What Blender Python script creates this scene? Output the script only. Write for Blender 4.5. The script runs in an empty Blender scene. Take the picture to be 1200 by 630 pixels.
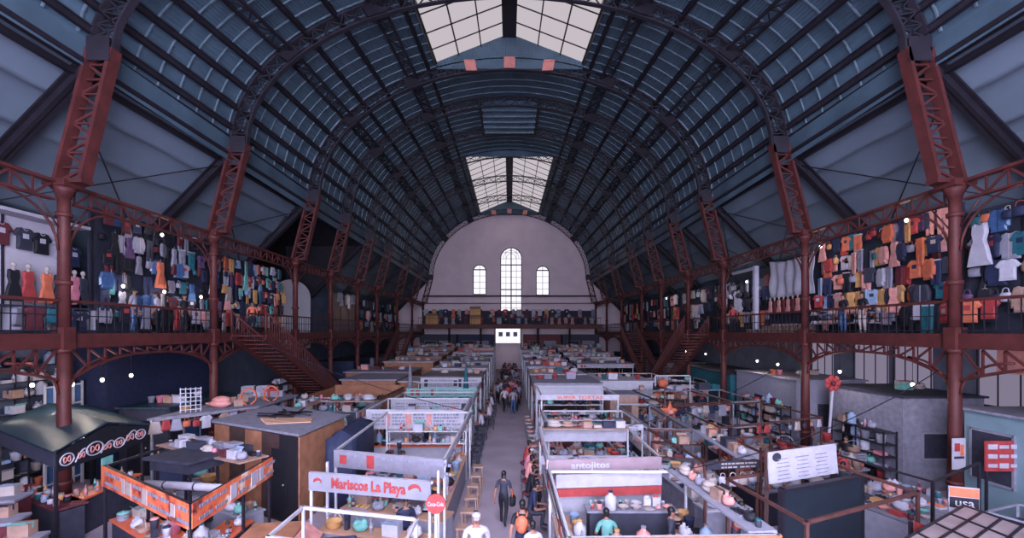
import bpy, bmesh, math, random
from mathutils import Vector, Matrix, Quaternion
random.seed(7)
R = random.Random(11)
C = bpy.context.scene.collection
PI = math.pi
CZ = 5.5          # eye height above the market floor
F = 520.0         # focal length in pixels of the 1200 px wide frame
VX, VY = 597.0, 388.0
W = 12.5          # half width of the nave
GZ = 5.4          # gallery floor level

def U(px, py, z):
    """where the sight line through a pixel of the photograph reaches height z"""
    y = F * (CZ - z) / (py - VY)
    return ((px - VX) * y / F, y)

# ---------------------------------------------------------------- materials
MATS = {}
def lin(c):
    return tuple(((x / 12.92) if x <= .04045 else ((x + .055) / 1.055) ** 2.4) for x in c)

def mat(name, rgb, rough=.7, metal=0.0, var=.25, scale=6.0, bump=0.0, spec=.35):
    """procedural surface: sRGB colour broken up by noise"""
    if name in MATS: return MATS[name]
    m = bpy.data.materials.new(name); m.use_nodes = True
    nt = m.node_tree; b = nt.nodes['Principled BSDF']
    b.inputs['Roughness'].default_value = rough
    b.inputs['Metallic'].default_value = metal
    b.inputs['Specular IOR Level'].default_value = spec
    c = lin(rgb)
    tc = nt.nodes.new('ShaderNodeTexCoord')
    n = nt.nodes.new('ShaderNodeTexNoise'); n.inputs['Scale'].default_value = scale
    n.inputs['Detail'].default_value = 4
    nt.links.new(tc.outputs['Object'], n.inputs['Vector'])
    r = nt.nodes.new('ShaderNodeValToRGB')
    r.color_ramp.elements[0].position = .3; r.color_ramp.elements[1].position = .72
    r.color_ramp.elements[0].color = (*[x * (1 - var) for x in c], 1)
    r.color_ramp.elements[1].color = (*[min(1, x * (1 + var * .6)) for x in c], 1)
    nt.links.new(n.outputs['Fac'], r.inputs['Fac'])
    nt.links.new(r.outputs['Color'], b.inputs['Base Color'])
    if bump:
        bp = nt.nodes.new('ShaderNodeBump'); bp.inputs['Strength'].default_value = bump
        nt.links.new(n.outputs['Fac'], bp.inputs['Height']); nt.links.new(bp.outputs['Normal'], b.inputs['Normal'])
    MATS[name] = m
    return m

def corrugated(name, rgb, axis='Y', freq=4.0, rough=.6, metal=0.0, var=.3):
    """sheet metal: bump waves along an axis plus stained noise"""
    m = mat(name, rgb, rough, metal, var, .6)
    nt = m.node_tree; b = nt.nodes['Principled BSDF']
    tc = [n for n in nt.nodes if n.type == 'TEX_COORD'][0]
    w = nt.nodes.new('ShaderNodeTexWave'); w.wave_type = 'BANDS'; w.bands_direction = axis
    w.inputs['Scale'].default_value = freq; w.inputs['Distortion'].default_value = 0
    nt.links.new(tc.outputs['Object'], w.inputs['Vector'])
    bp = nt.nodes.new('ShaderNodeBump'); bp.inputs['Strength'].default_value = .6; bp.inputs['Distance'].default_value = .04
    nt.links.new(w.outputs['Fac'], bp.inputs['Height']); nt.links.new(bp.outputs['Normal'], b.inputs['Normal'])
    return m

def glow(name, rgb, strength):
    if name in MATS: return MATS[name]
    m = bpy.data.materials.new(name); m.use_nodes = True
    nt = m.node_tree; nt.nodes.remove(nt.nodes['Principled BSDF'])
    e = nt.nodes.new('ShaderNodeEmission'); e.inputs['Color'].default_value = (*lin(rgb), 1)
    e.inputs['Strength'].default_value = strength
    nt.links.new(e.outputs[0], nt.nodes['Material Output'].inputs[0])
    MATS[name] = m
    return m

COL = {  # everyday colour words -> sRGB
 'white': (.70,.68,.72), 'cream': (.70,.63,.59), 'grey': (.52,.51,.57), 'pale grey': (.56,.55,.61), 'charcoal': (.20,.20,.27),
 'black': (.09,.09,.14), 'navy': (.13,.16,.30), 'blue': (.22,.36,.55), 'pale blue': (.52,.62,.74), 'teal': (.10,.40,.45),
 'mint': (.42,.72,.66), 'green': (.12,.34,.32), 'red': (.72,.20,.20), 'maroon': (.42,.14,.18), 'orange': (.88,.40,.24),
 'salmon': (.88,.55,.50), 'pink': (.85,.45,.52), 'mustard': (.85,.60,.32), 'tan': (.66,.50,.42), 'brown': (.38,.25,.22),
 'purple': (.40,.26,.42), 'yellow': (.90,.72,.42)}
def cm(word, rough=.7):
    c = COL[word]; g = sum(c) / 3; c = tuple((.80 * x + .20 * g) * f for x, f in zip(c, (.93, .92, .96)))
    return mat('dye_' + word.replace(' ', '_'), c, rough, var=.12 if word in ('white', 'cream', 'pale grey') else .26, scale=5)

# ---------------------------------------------------------------- mesh builder
class MB:
    def __init__(s): s.v = []; s.f = []; s.m = []; s.sm = []
    def add(s, vs, fs, mi=0, smooth=False):
        k = len(s.v); s.v += [tuple(v) for v in vs]
        for f in fs: s.f.append(tuple(i + k for i in f)); s.m.append(mi); s.sm.append(smooth)
        return s
    def box(s, c, d, rz=0, mi=0, taper=1.0):
        x, y, z = d[0] / 2, d[1] / 2, d[2] / 2; ca, sa = math.cos(rz), math.sin(rz); vs = []
        for k, t in ((-1, 1.0), (1, taper)):
            for a, b in ((-1, -1), (1, -1), (1, 1), (-1, 1)):
                px, py = a * x * t, b * y * t
                vs.append((c[0] + px * ca - py * sa, c[1] + px * sa + py * ca, c[2] + k * z))
        return s.add(vs, [(3,2,1,0),(4,5,6,7),(0,1,5,4),(1,2,6,5),(2,3,7,6),(3,0,4,7)], mi)
    def beam(s, p, q, w, h, mi=0, up=(0,0,1)):
        p, q = Vector(p), Vector(q); d = q - p
        if d.length < 1e-6: return s
        d.normalize(); u = Vector(up)
        if abs(d.dot(u)) > .98: u = Vector((0,1,0)) if abs(d.y) < .9 else Vector((1,0,0))
        a = d.cross(u).normalized(); b = a.cross(d).normalized()
        vs = []
        for o in (p, q):
            for i, j in ((-1,-1),(1,-1),(1,1),(-1,1)): vs.append(o + a * (i * w / 2) + b * (j * h / 2))
        return s.add(vs, [(3,2,1,0),(4,5,6,7),(0,1,5,4),(1,2,6,5),(2,3,7,6),(3,0,4,7)], mi)
    def ibeam(s, p, q, w, h, t, mi=0, up=(0,0,1)):
        p, q = Vector(p), Vector(q); d = (q - p).normalized(); u = Vector(up)
        a = d.cross(u).normalized(); b = a.cross(d).normalized()
        s.beam(p, q, t, h, mi, up)
        for k in (-1, 1): s.beam(p + b * k * (h / 2 - t / 2), q + b * k * (h / 2 - t / 2), w, t, mi, up)
        return s
    def tube(s, pts, r, n=8, mi=0, cap=True, smooth=True):
        pts = [Vector(p) for p in pts]; m = len(pts)
        rs = r if isinstance(r, (list, tuple)) else [r] * m
        vs = []; fs = []
        d0 = (pts[1] - pts[0]).normalized()
        u = Vector((0,0,1)) if abs(d0.z) < .9 else Vector((1,0,0))
        for i, p in enumerate(pts):
            d = (pts[min(i + 1, m - 1)] - pts[max(i - 1, 0)]).normalized()
            a = d.cross(u).normalized(); b = a.cross(d).normalized(); u = b if abs(d.dot(b)) < .9 else u
            for k in range(n):
                t = 2 * PI * k / n; vs.append(p + (a * math.cos(t) + b * math.sin(t)) * rs[i])
        for i in range(m - 1):
            for k in range(n):
                k2 = (k + 1) % n; fs.append((i * n + k, i * n + k2, (i + 1) * n + k2, (i + 1) * n + k))
        s.add(vs, fs, mi, smooth)
        if cap:
            base = len(s.v) - len(vs)
            s.f.append(tuple(base + k for k in reversed(range(n)))); s.m.append(mi); s.sm.append(False)
            s.f.append(tuple(base + (m - 1) * n + k for k in range(n))); s.m.append(mi); s.sm.append(False)
        return s
    def lathe(s, prof, n=12, c=(0,0,0), mi=0, smooth=True, sx=1, sy=1):
        vs = []; fs = []; m = len(prof)
        for r, z in prof:
            for k in range(n):
                t = 2 * PI * k / n; vs.append((c[0] + r * sx * math.cos(t), c[1] + r * sy * math.sin(t), c[2] + z))
        for i in range(m - 1):
            for k in range(n):
                k2 = (k + 1) % n; fs.append((i * n + k, i * n + k2, (i + 1) * n + k2, (i + 1) * n + k))
        s.add(vs, fs, mi, smooth); base = len(s.v) - len(vs)
        s.f.append(tuple(base + k for k in reversed(range(n)))); s.m.append(mi); s.sm.append(False)
        s.f.append(tuple(base + (m - 1) * n + k for k in range(n))); s.m.append(mi); s.sm.append(False)
        return s
    def ball(s, c, r, n=10, mi=0, lump=0, rnd=None):
        rx, ry, rz = r if isinstance(r, (tuple, list)) else (r, r, r); vs = []; fs = []; m = max(4, n // 2)
        for i in range(m + 1):
            a = PI * i / m
            for k in range(n):
                t = 2 * PI * k / n; q = 1 + (rnd.uniform(-lump, lump) if lump else 0)
                vs.append((c[0] + rx * q * math.sin(a) * math.cos(t), c[1] + ry * q * math.sin(a) * math.sin(t), c[2] + rz * q * math.cos(a)))
        for i in range(m):
            for k in range(n):
                k2 = (k + 1) % n; fs.append((i * n + k, (i + 1) * n + k, (i + 1) * n + k2, i * n + k2))
        return s.add(vs, fs, mi, True)
    def prism(s, poly, z0, z1, mi=0):
        n = len(poly); vs = [(x, y, z0) for x, y in poly] + [(x, y, z1) for x, y in poly]
        fs = [tuple(reversed(range(n))), tuple(range(n, 2 * n))]
        for i in range(n): j = (i + 1) % n; fs.append((i, j, n + j, n + i))
        return s.add(vs, fs, mi)
    def slab(s, pts, t, mi=0):
        """polygon in space given a thickness along its normal"""
        P = [Vector(p) for p in pts]; n = len(P)
        nm = (P[1] - P[0]).cross(P[-1] - P[0]).normalized()
        vs = P + [p + nm * t for p in P]
        fs = [tuple(reversed(range(n))), tuple(range(n, 2 * n))]
        for i in range(n): j = (i + 1) % n; fs.append((i, j, n + j, n + i))
        return s.add(vs, fs, mi)
    def sheet(s, rows, mi=0, smooth=True):
        n = len(rows[0]); vs = [p for r in rows for p in r]; fs = []
        for i in range(len(rows) - 1):
            for k in range(n - 1): fs.append((i * n + k, i * n + k + 1, (i + 1) * n + k + 1, (i + 1) * n + k))
        return s.add(vs, fs, mi, smooth)
    def mesh(s, name, mats):
        me = bpy.data.meshes.new(name); me.from_pydata(s.v, [], s.f)
        for m in mats: me.materials.append(m)
        me.polygons.foreach_set('material_index', s.m); me.polygons.foreach_set('use_smooth', s.sm)
        me.update(); return me
    def build(s, name, mats, parent=None, loc=None, world=False, bevel=0, solid=0):
        if not isinstance(mats, (list, tuple)): mats = [mats]
        if parent is not None and world:
            o = parent.location; a = -parent.rotation_euler.z; ca, sa = math.cos(a), math.sin(a)
            s.v = [((x - o.x) * ca - (y - o.y) * sa, (x - o.x) * sa + (y - o.y) * ca, z - o.z) for x, y, z in s.v]
        ob = bpy.data.objects.new(name, s.mesh(name, mats)); C.objects.link(ob)
        if parent is not None: ob.parent = parent
        if loc is not None: ob.location = loc
        if bevel:
            b = ob.modifiers.new('bevel', 'BEVEL'); b.width = bevel; b.segments = 2; b.limit_method = 'ANGLE'
        if solid:
            b = ob.modifiers.new('solid', 'SOLIDIFY'); b.thickness = solid; b.offset = 0
        return ob

SEEN = {}
def tag(o, label, cat, group=None):
    n = len(label.split())
    if not 4 <= n <= 16: print('LABEL LENGTH', n, label)
    SEEN.setdefault(label, []).append((o.name, group))
    o['label'] = label; o['category'] = cat
    if group: o['group'] = group
    return o
def thing(name, label, cat, loc=(0,0,0), rz=0, group=None):
    o = bpy.data.objects.new(name, None); C.objects.link(o); o.empty_display_size = .2
    o.location = loc; o.rotation_euler = (0, 0, rz)
    return tag(o, label, cat, group)
def struct(o):
    o['kind'] = 'structure'; return o
ORD = ['zeroth','first','second','third','fourth','fifth','sixth','seventh','eighth','ninth','tenth','eleventh','twelfth','thirteenth','fourteenth','fifteenth','sixteenth','seventeenth','eighteenth','nineteenth','twentieth']
for a in ('twenty','thirty','forty','fifty','sixty','seventy'):
    if a != 'twenty': ORD.append({'thirty':'thirtieth','forty':'fortieth','fifty':'fiftieth','sixty':'sixtieth','seventy':'seventieth'}[a])
    ORD += [f'{a}-{w}' for w in ORD[1:10]]
def lerp(a, b, t): return a + (b - a) * t
def interp(x, pts):
    if x <= pts[0][0]: return pts[0][1]
    for (x0, y0), (x1, y1) in zip(pts, pts[1:]):
        if x <= x1: return lerp(y0, y1, (x - x0) / (x1 - x0))
    return pts[-1][1]
def text(body, size, parent, loc, rot, m, name='lettering', depth=.006, align='CENTER', width=None, bold=0):
    cu = bpy.data.curves.new(name, 'FONT'); cu.body = body; cu.size = size; cu.align_x = align; cu.align_y = 'CENTER'
    cu.extrude = depth; cu.resolution_u = 2; cu.materials.append(m)
    if bold: cu.offset = size * bold
    tmp = bpy.data.objects.new('tmp', cu); C.objects.link(tmp)
    me = bpy.data.meshes.new_from_object(tmp.evaluated_get(bpy.context.evaluated_depsgraph_get())); bpy.data.objects.remove(tmp); bpy.data.curves.remove(cu)
    xs = [v.co.x for v in me.vertices]; k = width / (max(xs) - min(xs)) if width else 1
    for v in me.vertices: v.co.x *= k
    o = bpy.data.objects.new(name, me); C.objects.link(o)
    o.parent = parent; o.location = loc; o.rotation_euler = rot
    return o
# ================================================================ THE HALL
iron = mat('rust_red_iron', (.31,.14,.14), .6, .1, .3, 3)
iron_dark = mat('dark_iron', (.13,.11,.15), .6, .2, .3, 3)  # iron in one plain dark tone
iron_roof = mat('roof_iron', (.17,.15,.19), .6, .2, .35, 2)
iron_pale = mat('salmon_painted_iron', (.72,.45,.42), .6, 0, .2, 3)
plaster = mat('pinkish_plaster', (.84,.75,.78), .9, 0, .08, .7, .05)
m_floor = mat('worn_concrete', (.62,.56,.62), .5, 0, .2, .9, .04)
m_wall = mat('outer_wall_paint', (.34,.36,.44), .9, 0, .25, 1.2)
m_skin = corrugated('roof_sheet', (.28,.35,.41), 'X', 3.2, .5, 0, .35)
m_seam = mat('roof_seam', (.40,.46,.51), .5, .2, .3, 4)
m_lining = mat('aisle_lining', (.37,.41,.47), .8, 0, .14, .5, .03)
m_slab = mat('gallery_boards', (.30,.27,.32), .7, 0, .3, 2)
m_sky = glow('skylight_daylight', (.93,.89,.92), .44)
m_facade = glow('facade_fill_light', (.86,.88,1.0), 21.0)  # fill light for the stalls and far wall, from the unseen facade window
m_win = glow('window_daylight', (.97,.95,1.0), .75)
m_curtain = glow('sunlit_curtain', (.80,.75,.88), .24)
m_shade_wood = mat('shade_toned_timber', (.14,.12,.15), .8, 0, .3, 2)  # shade of the unlit transept put into the wood colour

Y0, Y1 = -6.0, 65.0
RIBS = [6.3, 12.45, 18.75, 25.9, 31.0, 36.5, 41.9, 49.4, 57.0, 64.2]
CROWN = [(0, .96), (12.45, .99), (18.75, 1.13), (25.9, 1.22), (31, 1.26), (36.5, 1.295), (41.9, 1.315), (49.4, 1.335), (57, 1.35), (65, 1.36)]
def crown(y): return interp(y, CROWN)
def arch(y, th, a, off):
    """point of the vault at angle th from the left haunch (0) to the right (pi); off = distance outside the inner chord"""
    b = crown(y) - .63
    return Vector((-(a * W + off) * math.cos(th), y, CZ + .63 * W + (b * W + off) * math.sin(th)))
AI = .885
SKY = .34   # half width of the roof lights, in W
def th_of(x, y, off):
    return math.acos(max(-1, min(1, x / (AI * W + off))))

# floor, with the concrete aisle
m = MB(); m.box((0, 29.5, -.1), (36, 71, .2)); struct(m.build('floor', m_floor))
# outer walls
for nm, sx in (('wall_left', -1), ('wall_right', 1)):
    m = MB(); m.box((sx * 16.75, 29.5, 4.3), (.3, 71, 8.6)); struct(m.build(nm, m_wall))
# far wall with its round head
m = MB(); pts = [(-16.6, 0), (16.6, 0), (16.6, 8.6), (12.2, 13.2)]
pts += [((1.04 * W) * math.cos(t), CZ + .63 * W + .85 * W * math.sin(t)) for t in [PI * k / 24 for k in range(1, 24)]]
pts += [(-12.2, 13.2), (-16.6, 8.6)]
m.slab([(x, 65.3, z) for x, z in pts], .3)
struct(m.build('wall_back', plaster))
# front facade behind the viewer: piers, spandrel and one great unseen window, its width and glow set to light the hall
m = MB(); m.box((-11.5, -6.1, 8.5), (11, .3, 17)); m.box((11.5, -6.1, 8.5), (11, .3, 17)); m.box((0, -6.1, .6), (12, .3, 1.2)); m.box((0, -6.1, 17), (12, .3, 4))
struct(m.build('wall_front', plaster))
win = MB(); win.box((0, -6.15, 8.1), (12, .06, 13.8)); wo = struct(win.build('window_9', m_facade))
f = MB()
for i in range(9): f.box((-6 + i * 1.5, -6.05, 8.1), (.14, .14, 13.8))
for i in range(6): f.box((0, -6.05, 1.4 + i * 2.7), (12, .12, .12))
f.build('window_frame', iron_dark, wo)

# barrel roof
def roof_band(x0deg, x1deg, y0, y1, ny):
    rows = []
    for j in range(ny + 1):
        y = lerp(y0, y1, j / ny); rows.append([arch(y, lerp(x0deg, x1deg, k / 24), AI, .80) for k in range(25)])
    return rows
sk0 = (-5.2, 7.2); sk1 = (12.45, 25.9); sk2 = (41.9, 64.6)
m = MB()
for y0, y1, hole in ((Y0, sk0[0], 0), (sk0[0], sk0[1], 1), (sk0[1], sk1[0], 0), (sk1[0], sk1[1], 1), (sk1[1], sk2[0], 0), (sk2[0], sk2[1], 1), (sk2[1], Y1, 0)):
    n = max(2, int((y1 - y0) / 1.5)); lo = -.10
    if hole:
        t = math.acos(SKY * W / (AI * W + .80))
        m.sheet(roof_band(lo, t, y0, y1, n)); m.sheet(roof_band(PI - t, PI - lo, y0, y1, n))
    else:
        m.sheet(roof_band(lo, PI - lo, y0, y1, n))
# standing seams of the sheets
y = 2.0
while y < Y1 - .5:
    hole = sk0[0] < y < sk0[1] or sk1[0] < y < sk1[1] or sk2[0] < y < sk2[1]
    t1 = math.acos(SKY * W / (AI * W + .78))
    for a, b in (((.06, t1), (PI - t1, PI - .06)) if hole else ((.06, PI - .06),)):
        n = 14 if hole else 30
        for k in range(n):
            m.beam(arch(y, lerp(a, b, k / n), AI, .75), arch(y, lerp(a, b, (k + 1) / n), AI, .75), .05, .05, 1, (0, 1, 0))
    y += .92
struct(m.build('ceiling', [m_skin, m_seam], solid=0))

# aisle roofs (sagging lined strips); on the left two bays open into a dark transept
EX, EZ = .965, .61; OX, OZ = 1.32, .235
def aisle_pt(sx, t, y, dz=0): return Vector((sx * W * lerp(EX, OX, t), y, CZ + W * lerp(EZ, OZ, t) + dz))
def aisle(sx, y0, y1, name, cut=None):
    m = MB(); ny = int((y1 - y0) / .8); n = 60; rows = []
    for j in range(ny + 1):
        y = lerp(y0, y1, j / ny); row = []
        for k in range(n + 1):
            t = k / n; s = (t * 5) % 1.0
            sag = .42 * (s ** .5) * (1 - s) * 1.6 - .03 * math.sin(y * 2.1 + k // 6)
            row.append(aisle_pt(sx, t, y, sag if 0 < k < n else 0))
        rows.append(row if sx > 0 else row[::-1])
    m.sheet(rows); return struct(m.build(name, m_lining))
aisle(-1, Y0, 26.0, 'ceiling_left_aisle'); aisle(-1, 36.8, Y1, 'ceiling_left_rear_aisle'); aisle(1, Y0, Y1, 'ceiling_right_aisle')
# transept over the side door: boarded gable, coloured dark for its unlit void, running out to the street wall
m = MB(); yc = 31.2
for side in (-1, 1):
    y_e = yc + side * 5.3
    m.slab([(-11.9, y_e, 12.6), (-18.5, y_e, 12.6), (-18.5, yc, 15.6), (-11.9, yc, 15.6)], .12 * -side)
for side in (26.0, 36.8):
    m.slab([(-11.9, side, 13.1), (-16.6, side, 8.4), (-18.5, side, 8.4), (-18.5, side, 13.1)], .12)
m.box((-18.5, yc, 8), (.2, 10.8, 16)); 
struct(m.build('ceiling_transept', m_shade_wood))

# ------------------------------------------------ columns, arches, girders
def column(sx, y, i):
    side = 'left' if sx < 0 else 'right'
    t = thing('iron_column', f'rust red iron column, {ORD[i]} from the viewer along the {side} gallery', 'column', (sx * W, y, 0), 0, 'gallery columns')
    m = MB(); m.box((0, 0, .25), (.5, .5, .5)); m.box((0, 0, .58), (.42, .42, .16)); m.build('base', iron, t)
    m = MB(); m.lathe([(.17, .66), (.16, 3), (.15, 5.0)], 12); m.box((0, 0, 5.3), (.34, .34, .62)); m.lathe([(.15, 5.6), (.14, 8.6), (.15, 9.2)], 12)
    for z in (1.2, 4.9, 6.8, 8.7): m.lathe([(.19, z), (.2, z + .06), (.19, z + .12)], 12)
    m.build('shaft', iron, t, bevel=0)
    m = MB(); m.lathe([(.15, 9.2), (.22, 9.4), (.3, 9.52)], 12); m.box((0, 0, 9.6), (.62, .62, .16)); m.build('capital', iron, t)
    for d in (-1, 1):
        m = MB(); pts = [(0, d * (.16 + 1.5 * (1 - math.cos(a))), 7.75 + 1.35 * math.sin(a)) for a in [PI / 2 * k / 7 for k in range(8)]]
        m.tube(pts, .035, 6); m.tube([(0, d * .16, 8.4), (0, d * .7, 9.1)], .022, 5); m.build('bracket', iron, t)
        m = MB(); pts = [(0, d * (.16 + 1.3 * (1 - math.cos(a))), 3.75 + .95 * math.sin(a)) for a in [PI / 2 * k / 7 for k in range(8)]]
        m.tube(pts, .035, 6); m.build('bracket', iron, t)
    return t
def lattice(m, A, B, w, mi=0, cross=False):
    """zigzag between two lists of points"""
    for k in range(len(A) - 1):
        if cross: m.beam(A[k], B[k + 1], w, w, mi, (0,1,0)); m.beam(B[k], A[k + 1], w, w, mi, (0,1,0))
        elif k % 2: m.beam(A[k], B[k + 1], w, w, mi, (0,1,0))
        else: m.beam(B[k], A[k + 1], w, w, mi, (0,1,0))
        m.beam(A[k], B[k], w * .8, w * .8, mi, (0,1,0))
def arch_truss(y, i):
    t = thing('arch_truss', f'lattice iron arch spanning the nave, {ORD[i]} from the viewer', 'arch', (0, y, CZ + .33 * W), 0, 'roof arches')
    foot_i = lambda s: Vector((-s * .955 * W, y, CZ + .335 * W)); foot_o = lambda s: Vector((-s * 1.012 * W, y, CZ + .335 * W))
    N = 44
    inn = [arch(y, PI * k / N, AI, 0) for k in range(N + 1)]; out = [arch(y, PI * k / N, AI, .64) for k in range(N + 1)]
    for k in range(N + 1): out[k].y = y
    a = MB(); b = MB()
    for k in range(N):
        a.beam(inn[k], inn[k + 1], .06, .20, 0, (0,1,0))
        b.beam(out[k], out[k + 1], .06, .20, 0, (0,1,0))
    a.build('lower_chord', iron_roof, t, world=True); b.build('upper_chord', iron_roof, t, world=True)
    m = MB(); lattice(m, inn, out, .045, 0, True); m.build('lattice', iron_roof, t, world=True)
    for s in (1, -1):
        side = []
        m = MB(); hi, ho = arch(y, 0 if s > 0 else PI, AI, 0), arch(y, 0 if s > 0 else PI, AI, .64)
        n = 9; A = [foot_i(s).lerp(hi, k / n) for k in range(n + 1)]; B = [foot_o(s).lerp(ho, k / n) for k in range(n + 1)]
        for L_ in (A, B):
            m = MB()
            for k in range(n): m.beam(L_[k], L_[k + 1], .1, .34, 0, (0,1,0))
            m.build('haunch_leg', iron, t, world=True)
        m = MB(); lattice(m, A, B, .065, 0, False); m.build('haunch_lattice', iron, t, world=True)
        m = MB(); c = (hi + ho) / 2; m.slab([hi + Vector((0, -.17, -.38)), ho + Vector((0, -.17, -.38)), ho + Vector((0, -.17, .3)), hi + Vector((0, -.17, .3))], -.02); 
        m.slab([hi + Vector((0, .17, -.38)), ho + Vector((0, .17, -.38)), ho + Vector((0, .17, .3)), hi + Vector((0, .17, .3))], .02); m.build('gusset_plate', iron_roof, t, world=True)
        # rafter of the aisle roof
        if not (s > 0 and 26.5 < y < 36):
            m = MB(); m.ibeam((-s * W * .955, y, CZ + .59 * W), (-s * W * 1.31, y, CZ + W * .225), .3, .34, .05, 0, (0,0,1)); m.build('rafter', iron_dark, t, world=True)
        m = MB(); m.box((-s * .985 * W, y, CZ + .335 * W), (.95, .36, .12)); m.build('foot_plate', iron, t, world=True)
    for th in (.62, 1.05, PI - 1.05, PI - .62):
        p, q = arch(y, th, AI, 0), arch(y, th, AI, .64); d = (arch(y, th + .05, AI, 0) - arch(y, th - .05, AI, 0)) * .42; o = Vector((0, .16, 0))
        m = MB(); m.slab([p - d - o, p + d - o, q + d - o, q - d - o], .03); m.slab([p - d + o, p + d + o, q + d + o, q - d + o], -.03)
        m.build('gusset_box', iron_dark, t, world=True)
    if i in (3, 9):   # pale painted plates where the arch closes a roof light
        for th in (PI / 2 - .20, PI / 2, PI / 2 + .20):
            p, q = arch(y, th, AI, 0), arch(y, th, AI, .64); o = Vector((0, .18, 0)); d = Vector((.32, 0, 0))
            m = MB(); m.slab([p - d - o, p + d - o, q + d - o, q - d - o], .04); m.build('cover_plate', iron_pale, t, world=True)
    return t
for i, y in enumerate(RIBS[1:]):
    arch_truss(y, i + 1)
    for sx in (-1, 1): column(sx, y, i + 1)

# purlins along the vault and lattice purlins at the gusset lines
k = 0
for side, nm in ((0, 'left'), (1, 'right')):
    angs = [.10, .22, .34, .47, .75, .90, 1.16]
    for j, th in enumerate(angs):
        t_ = PI - th if side else th
        m = MB(); ys = [1.0] + RIBS[1:]
        for a, b in zip(ys, ys[1:]):
            m.ibeam(arch(a, t_, AI, .66), arch(b, t_, AI, .66), .14, .22, .04)
        o = m.build('roof_purlin', iron_roof)
        tag(o, f'long dark roof purlin, {ORD[j + 1]} up from the haunch on the {nm} side', 'beam', 'roof purlins')
    for j, th in enumerate((.60, 1.04)):
        t_ = PI - th if side else th; t2 = PI - th - .045 if side else th + .045
        m = MB(); ys = [1.0] + RIBS[1:]; A = []; B = []
        for a, b in zip(ys, ys[1:]):
            n = 8
            for q in range(n): yy = lerp(a, b, q / n); A.append(arch(yy, t_, AI, .60)); B.append(arch(yy, t2, AI, .30))
        for q in range(len(A) - 1): m.beam(A[q], A[q + 1], .1, .1); m.beam(B[q], B[q + 1], .1, .1)
        lattice(m, A, B, .045)
        o = m.build('lattice_purlin', iron_roof)
        tag(o, f'lattice purlin through the {"lower" if j == 0 else "upper"} arch plates on the {nm} side', 'beam', 'lattice purlins')
    s = -1 if side == 0 else 1
    m = MB(); n = 90; A = [Vector((s * W * .955, lerp(1, 64.2, q / n), CZ + .66 * W)) for q in range(n + 1)]; B = [Vector((s * W * .955, lerp(1, 64.2, q / n), CZ + .60 * W)) for q in range(n + 1)]
    m.beam(A[0], A[-1], .2, .1); m.beam(B[0], B[-1], .34, .14); m.beam(B[0] + Vector((s * .3, 0, -.22)), B[-1] + Vector((s * .3, 0, -.22)), .16, .16); lattice(m, A, B, .05)
    o = m.build('haunch_girder', iron_dark); tag(o, f'long dark lattice girder where the vault meets the {nm} aisle roof', 'beam')
# sway rods crossing the roof bays
for i, (a, b) in enumerate(zip(RIBS[1:5], RIBS[2:6])):
    for s, nm in ((-1, 'left'), (1, 'right')):
        for d in (0, 1):
            ya, yb = (a, b) if d else (b, a)
            if s < 0 and a > 20: continue
            m = MB(); m.tube([aisle_pt(s, .06, ya, -.35), aisle_pt(s, .8, yb, -.4)], .022, 5)
            o = m.build('tie_rod', iron_dark); tag(o, f'thin iron tie rod {"rising towards" if d == 0 else "falling away from"} the viewer under {nm} aisle roof bay {["one","two","three","four"][i]}', 'rod', 'aisle tie rods')

# ------------------------------------------------ roof lights
def roof_light(y0, y1, n, wn, glass=None):
    ny = max(2, round((y1 - y0) / 1.6)); g = MB(); fr = MB(); x0 = SKY * W
    def eave(y): return arch(y, math.acos(SKY * W / (AI * W + .80)), AI, .80).z + .15
    def ridge(y): return CZ + (crown(y) + .155) * W
    for s in (-1, 1):
        rows = []
        for j in range(ny + 1):
            y = lerp(y0, y1, j / ny); rows.append([(s * lerp(x0, .35, q / 6), y, lerp(eave(y), ridge(y), q / 6)) for q in range(7)])
        g.sheet(rows, 0, False)
        for j in range(ny):
            for q in range(7):
                y, yb = lerp(y0, y1, j / ny), lerp(y0, y1, (j + 1) / ny)
                x = s * lerp(x0, .35, q / 6)
                if q in (0, 2, 4, 6): fr.beam((x, y, lerp(eave(y), ridge(y), q / 6) - .06), (x, yb, lerp(eave(yb), ridge(yb), q / 6) - .06), .09 if q in (0, 6) else .055, .12)
        for j in range(ny + 1):
            y = lerp(y0, y1, j / ny); fr.beam((s * x0, y, eave(y) - .05), (s * .3, y, ridge(y) - .05), .04, .05, 0)
        fr.sheet([[(s * x0, y, eave(y) - .35), (s * x0, y, eave(y) + .1)] for y in (y0, (y0 + y1) / 2, y1)], 0, False)
    fr.beam((0, y0, ridge(y0)), (0, y1, ridge(y1)), .72, .2)
    o = struct(g.build(f'window_{wn}', glass or m_sky)); fr.build('window_frame', iron_roof, o)
    # glazed lantern's end gable, boarded
    m = MB()
    for yy in (y1,):
        m.slab([(-x0, yy, eave(yy) - .4), (x0, yy, eave(yy) - .4), (x0, yy, eave(yy) + .1), (0, yy, ridge(yy) + .1), (-x0, yy, eave(yy) + .1)], .1)
        for q in range(1, 9): 
            x = lerp(-x0, x0, q / 9); m.beam((x, yy - .04, eave(yy) - .3), (x, yy - .04, lerp(eave(yy), ridge(yy), 1 - abs(x) / x0)), .05, .05)
    m.slab([(-x0, y0, eave(y0) - .3), (x0, y0, eave(y0) - .3), (x0, y0, eave(y0) + .1), (0, y0, ridge(y0) + .1), (-x0, y0, eave(y0) + .1)], .1)
    struct(m.build(f'trim_{wn}', m_slab if False else m_skin))
m_front = glow('added_front_rooflight', (.93,.92,1.0), 8.0)  # extra roof light out of view, added to brighten the stalls from above
roof_light(sk0[0], sk0[1], 0, 8, m_front); roof_light(sk1[0], sk1[1], 0, 1); roof_light(sk2[0], sk2[1], 0, 2)
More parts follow.
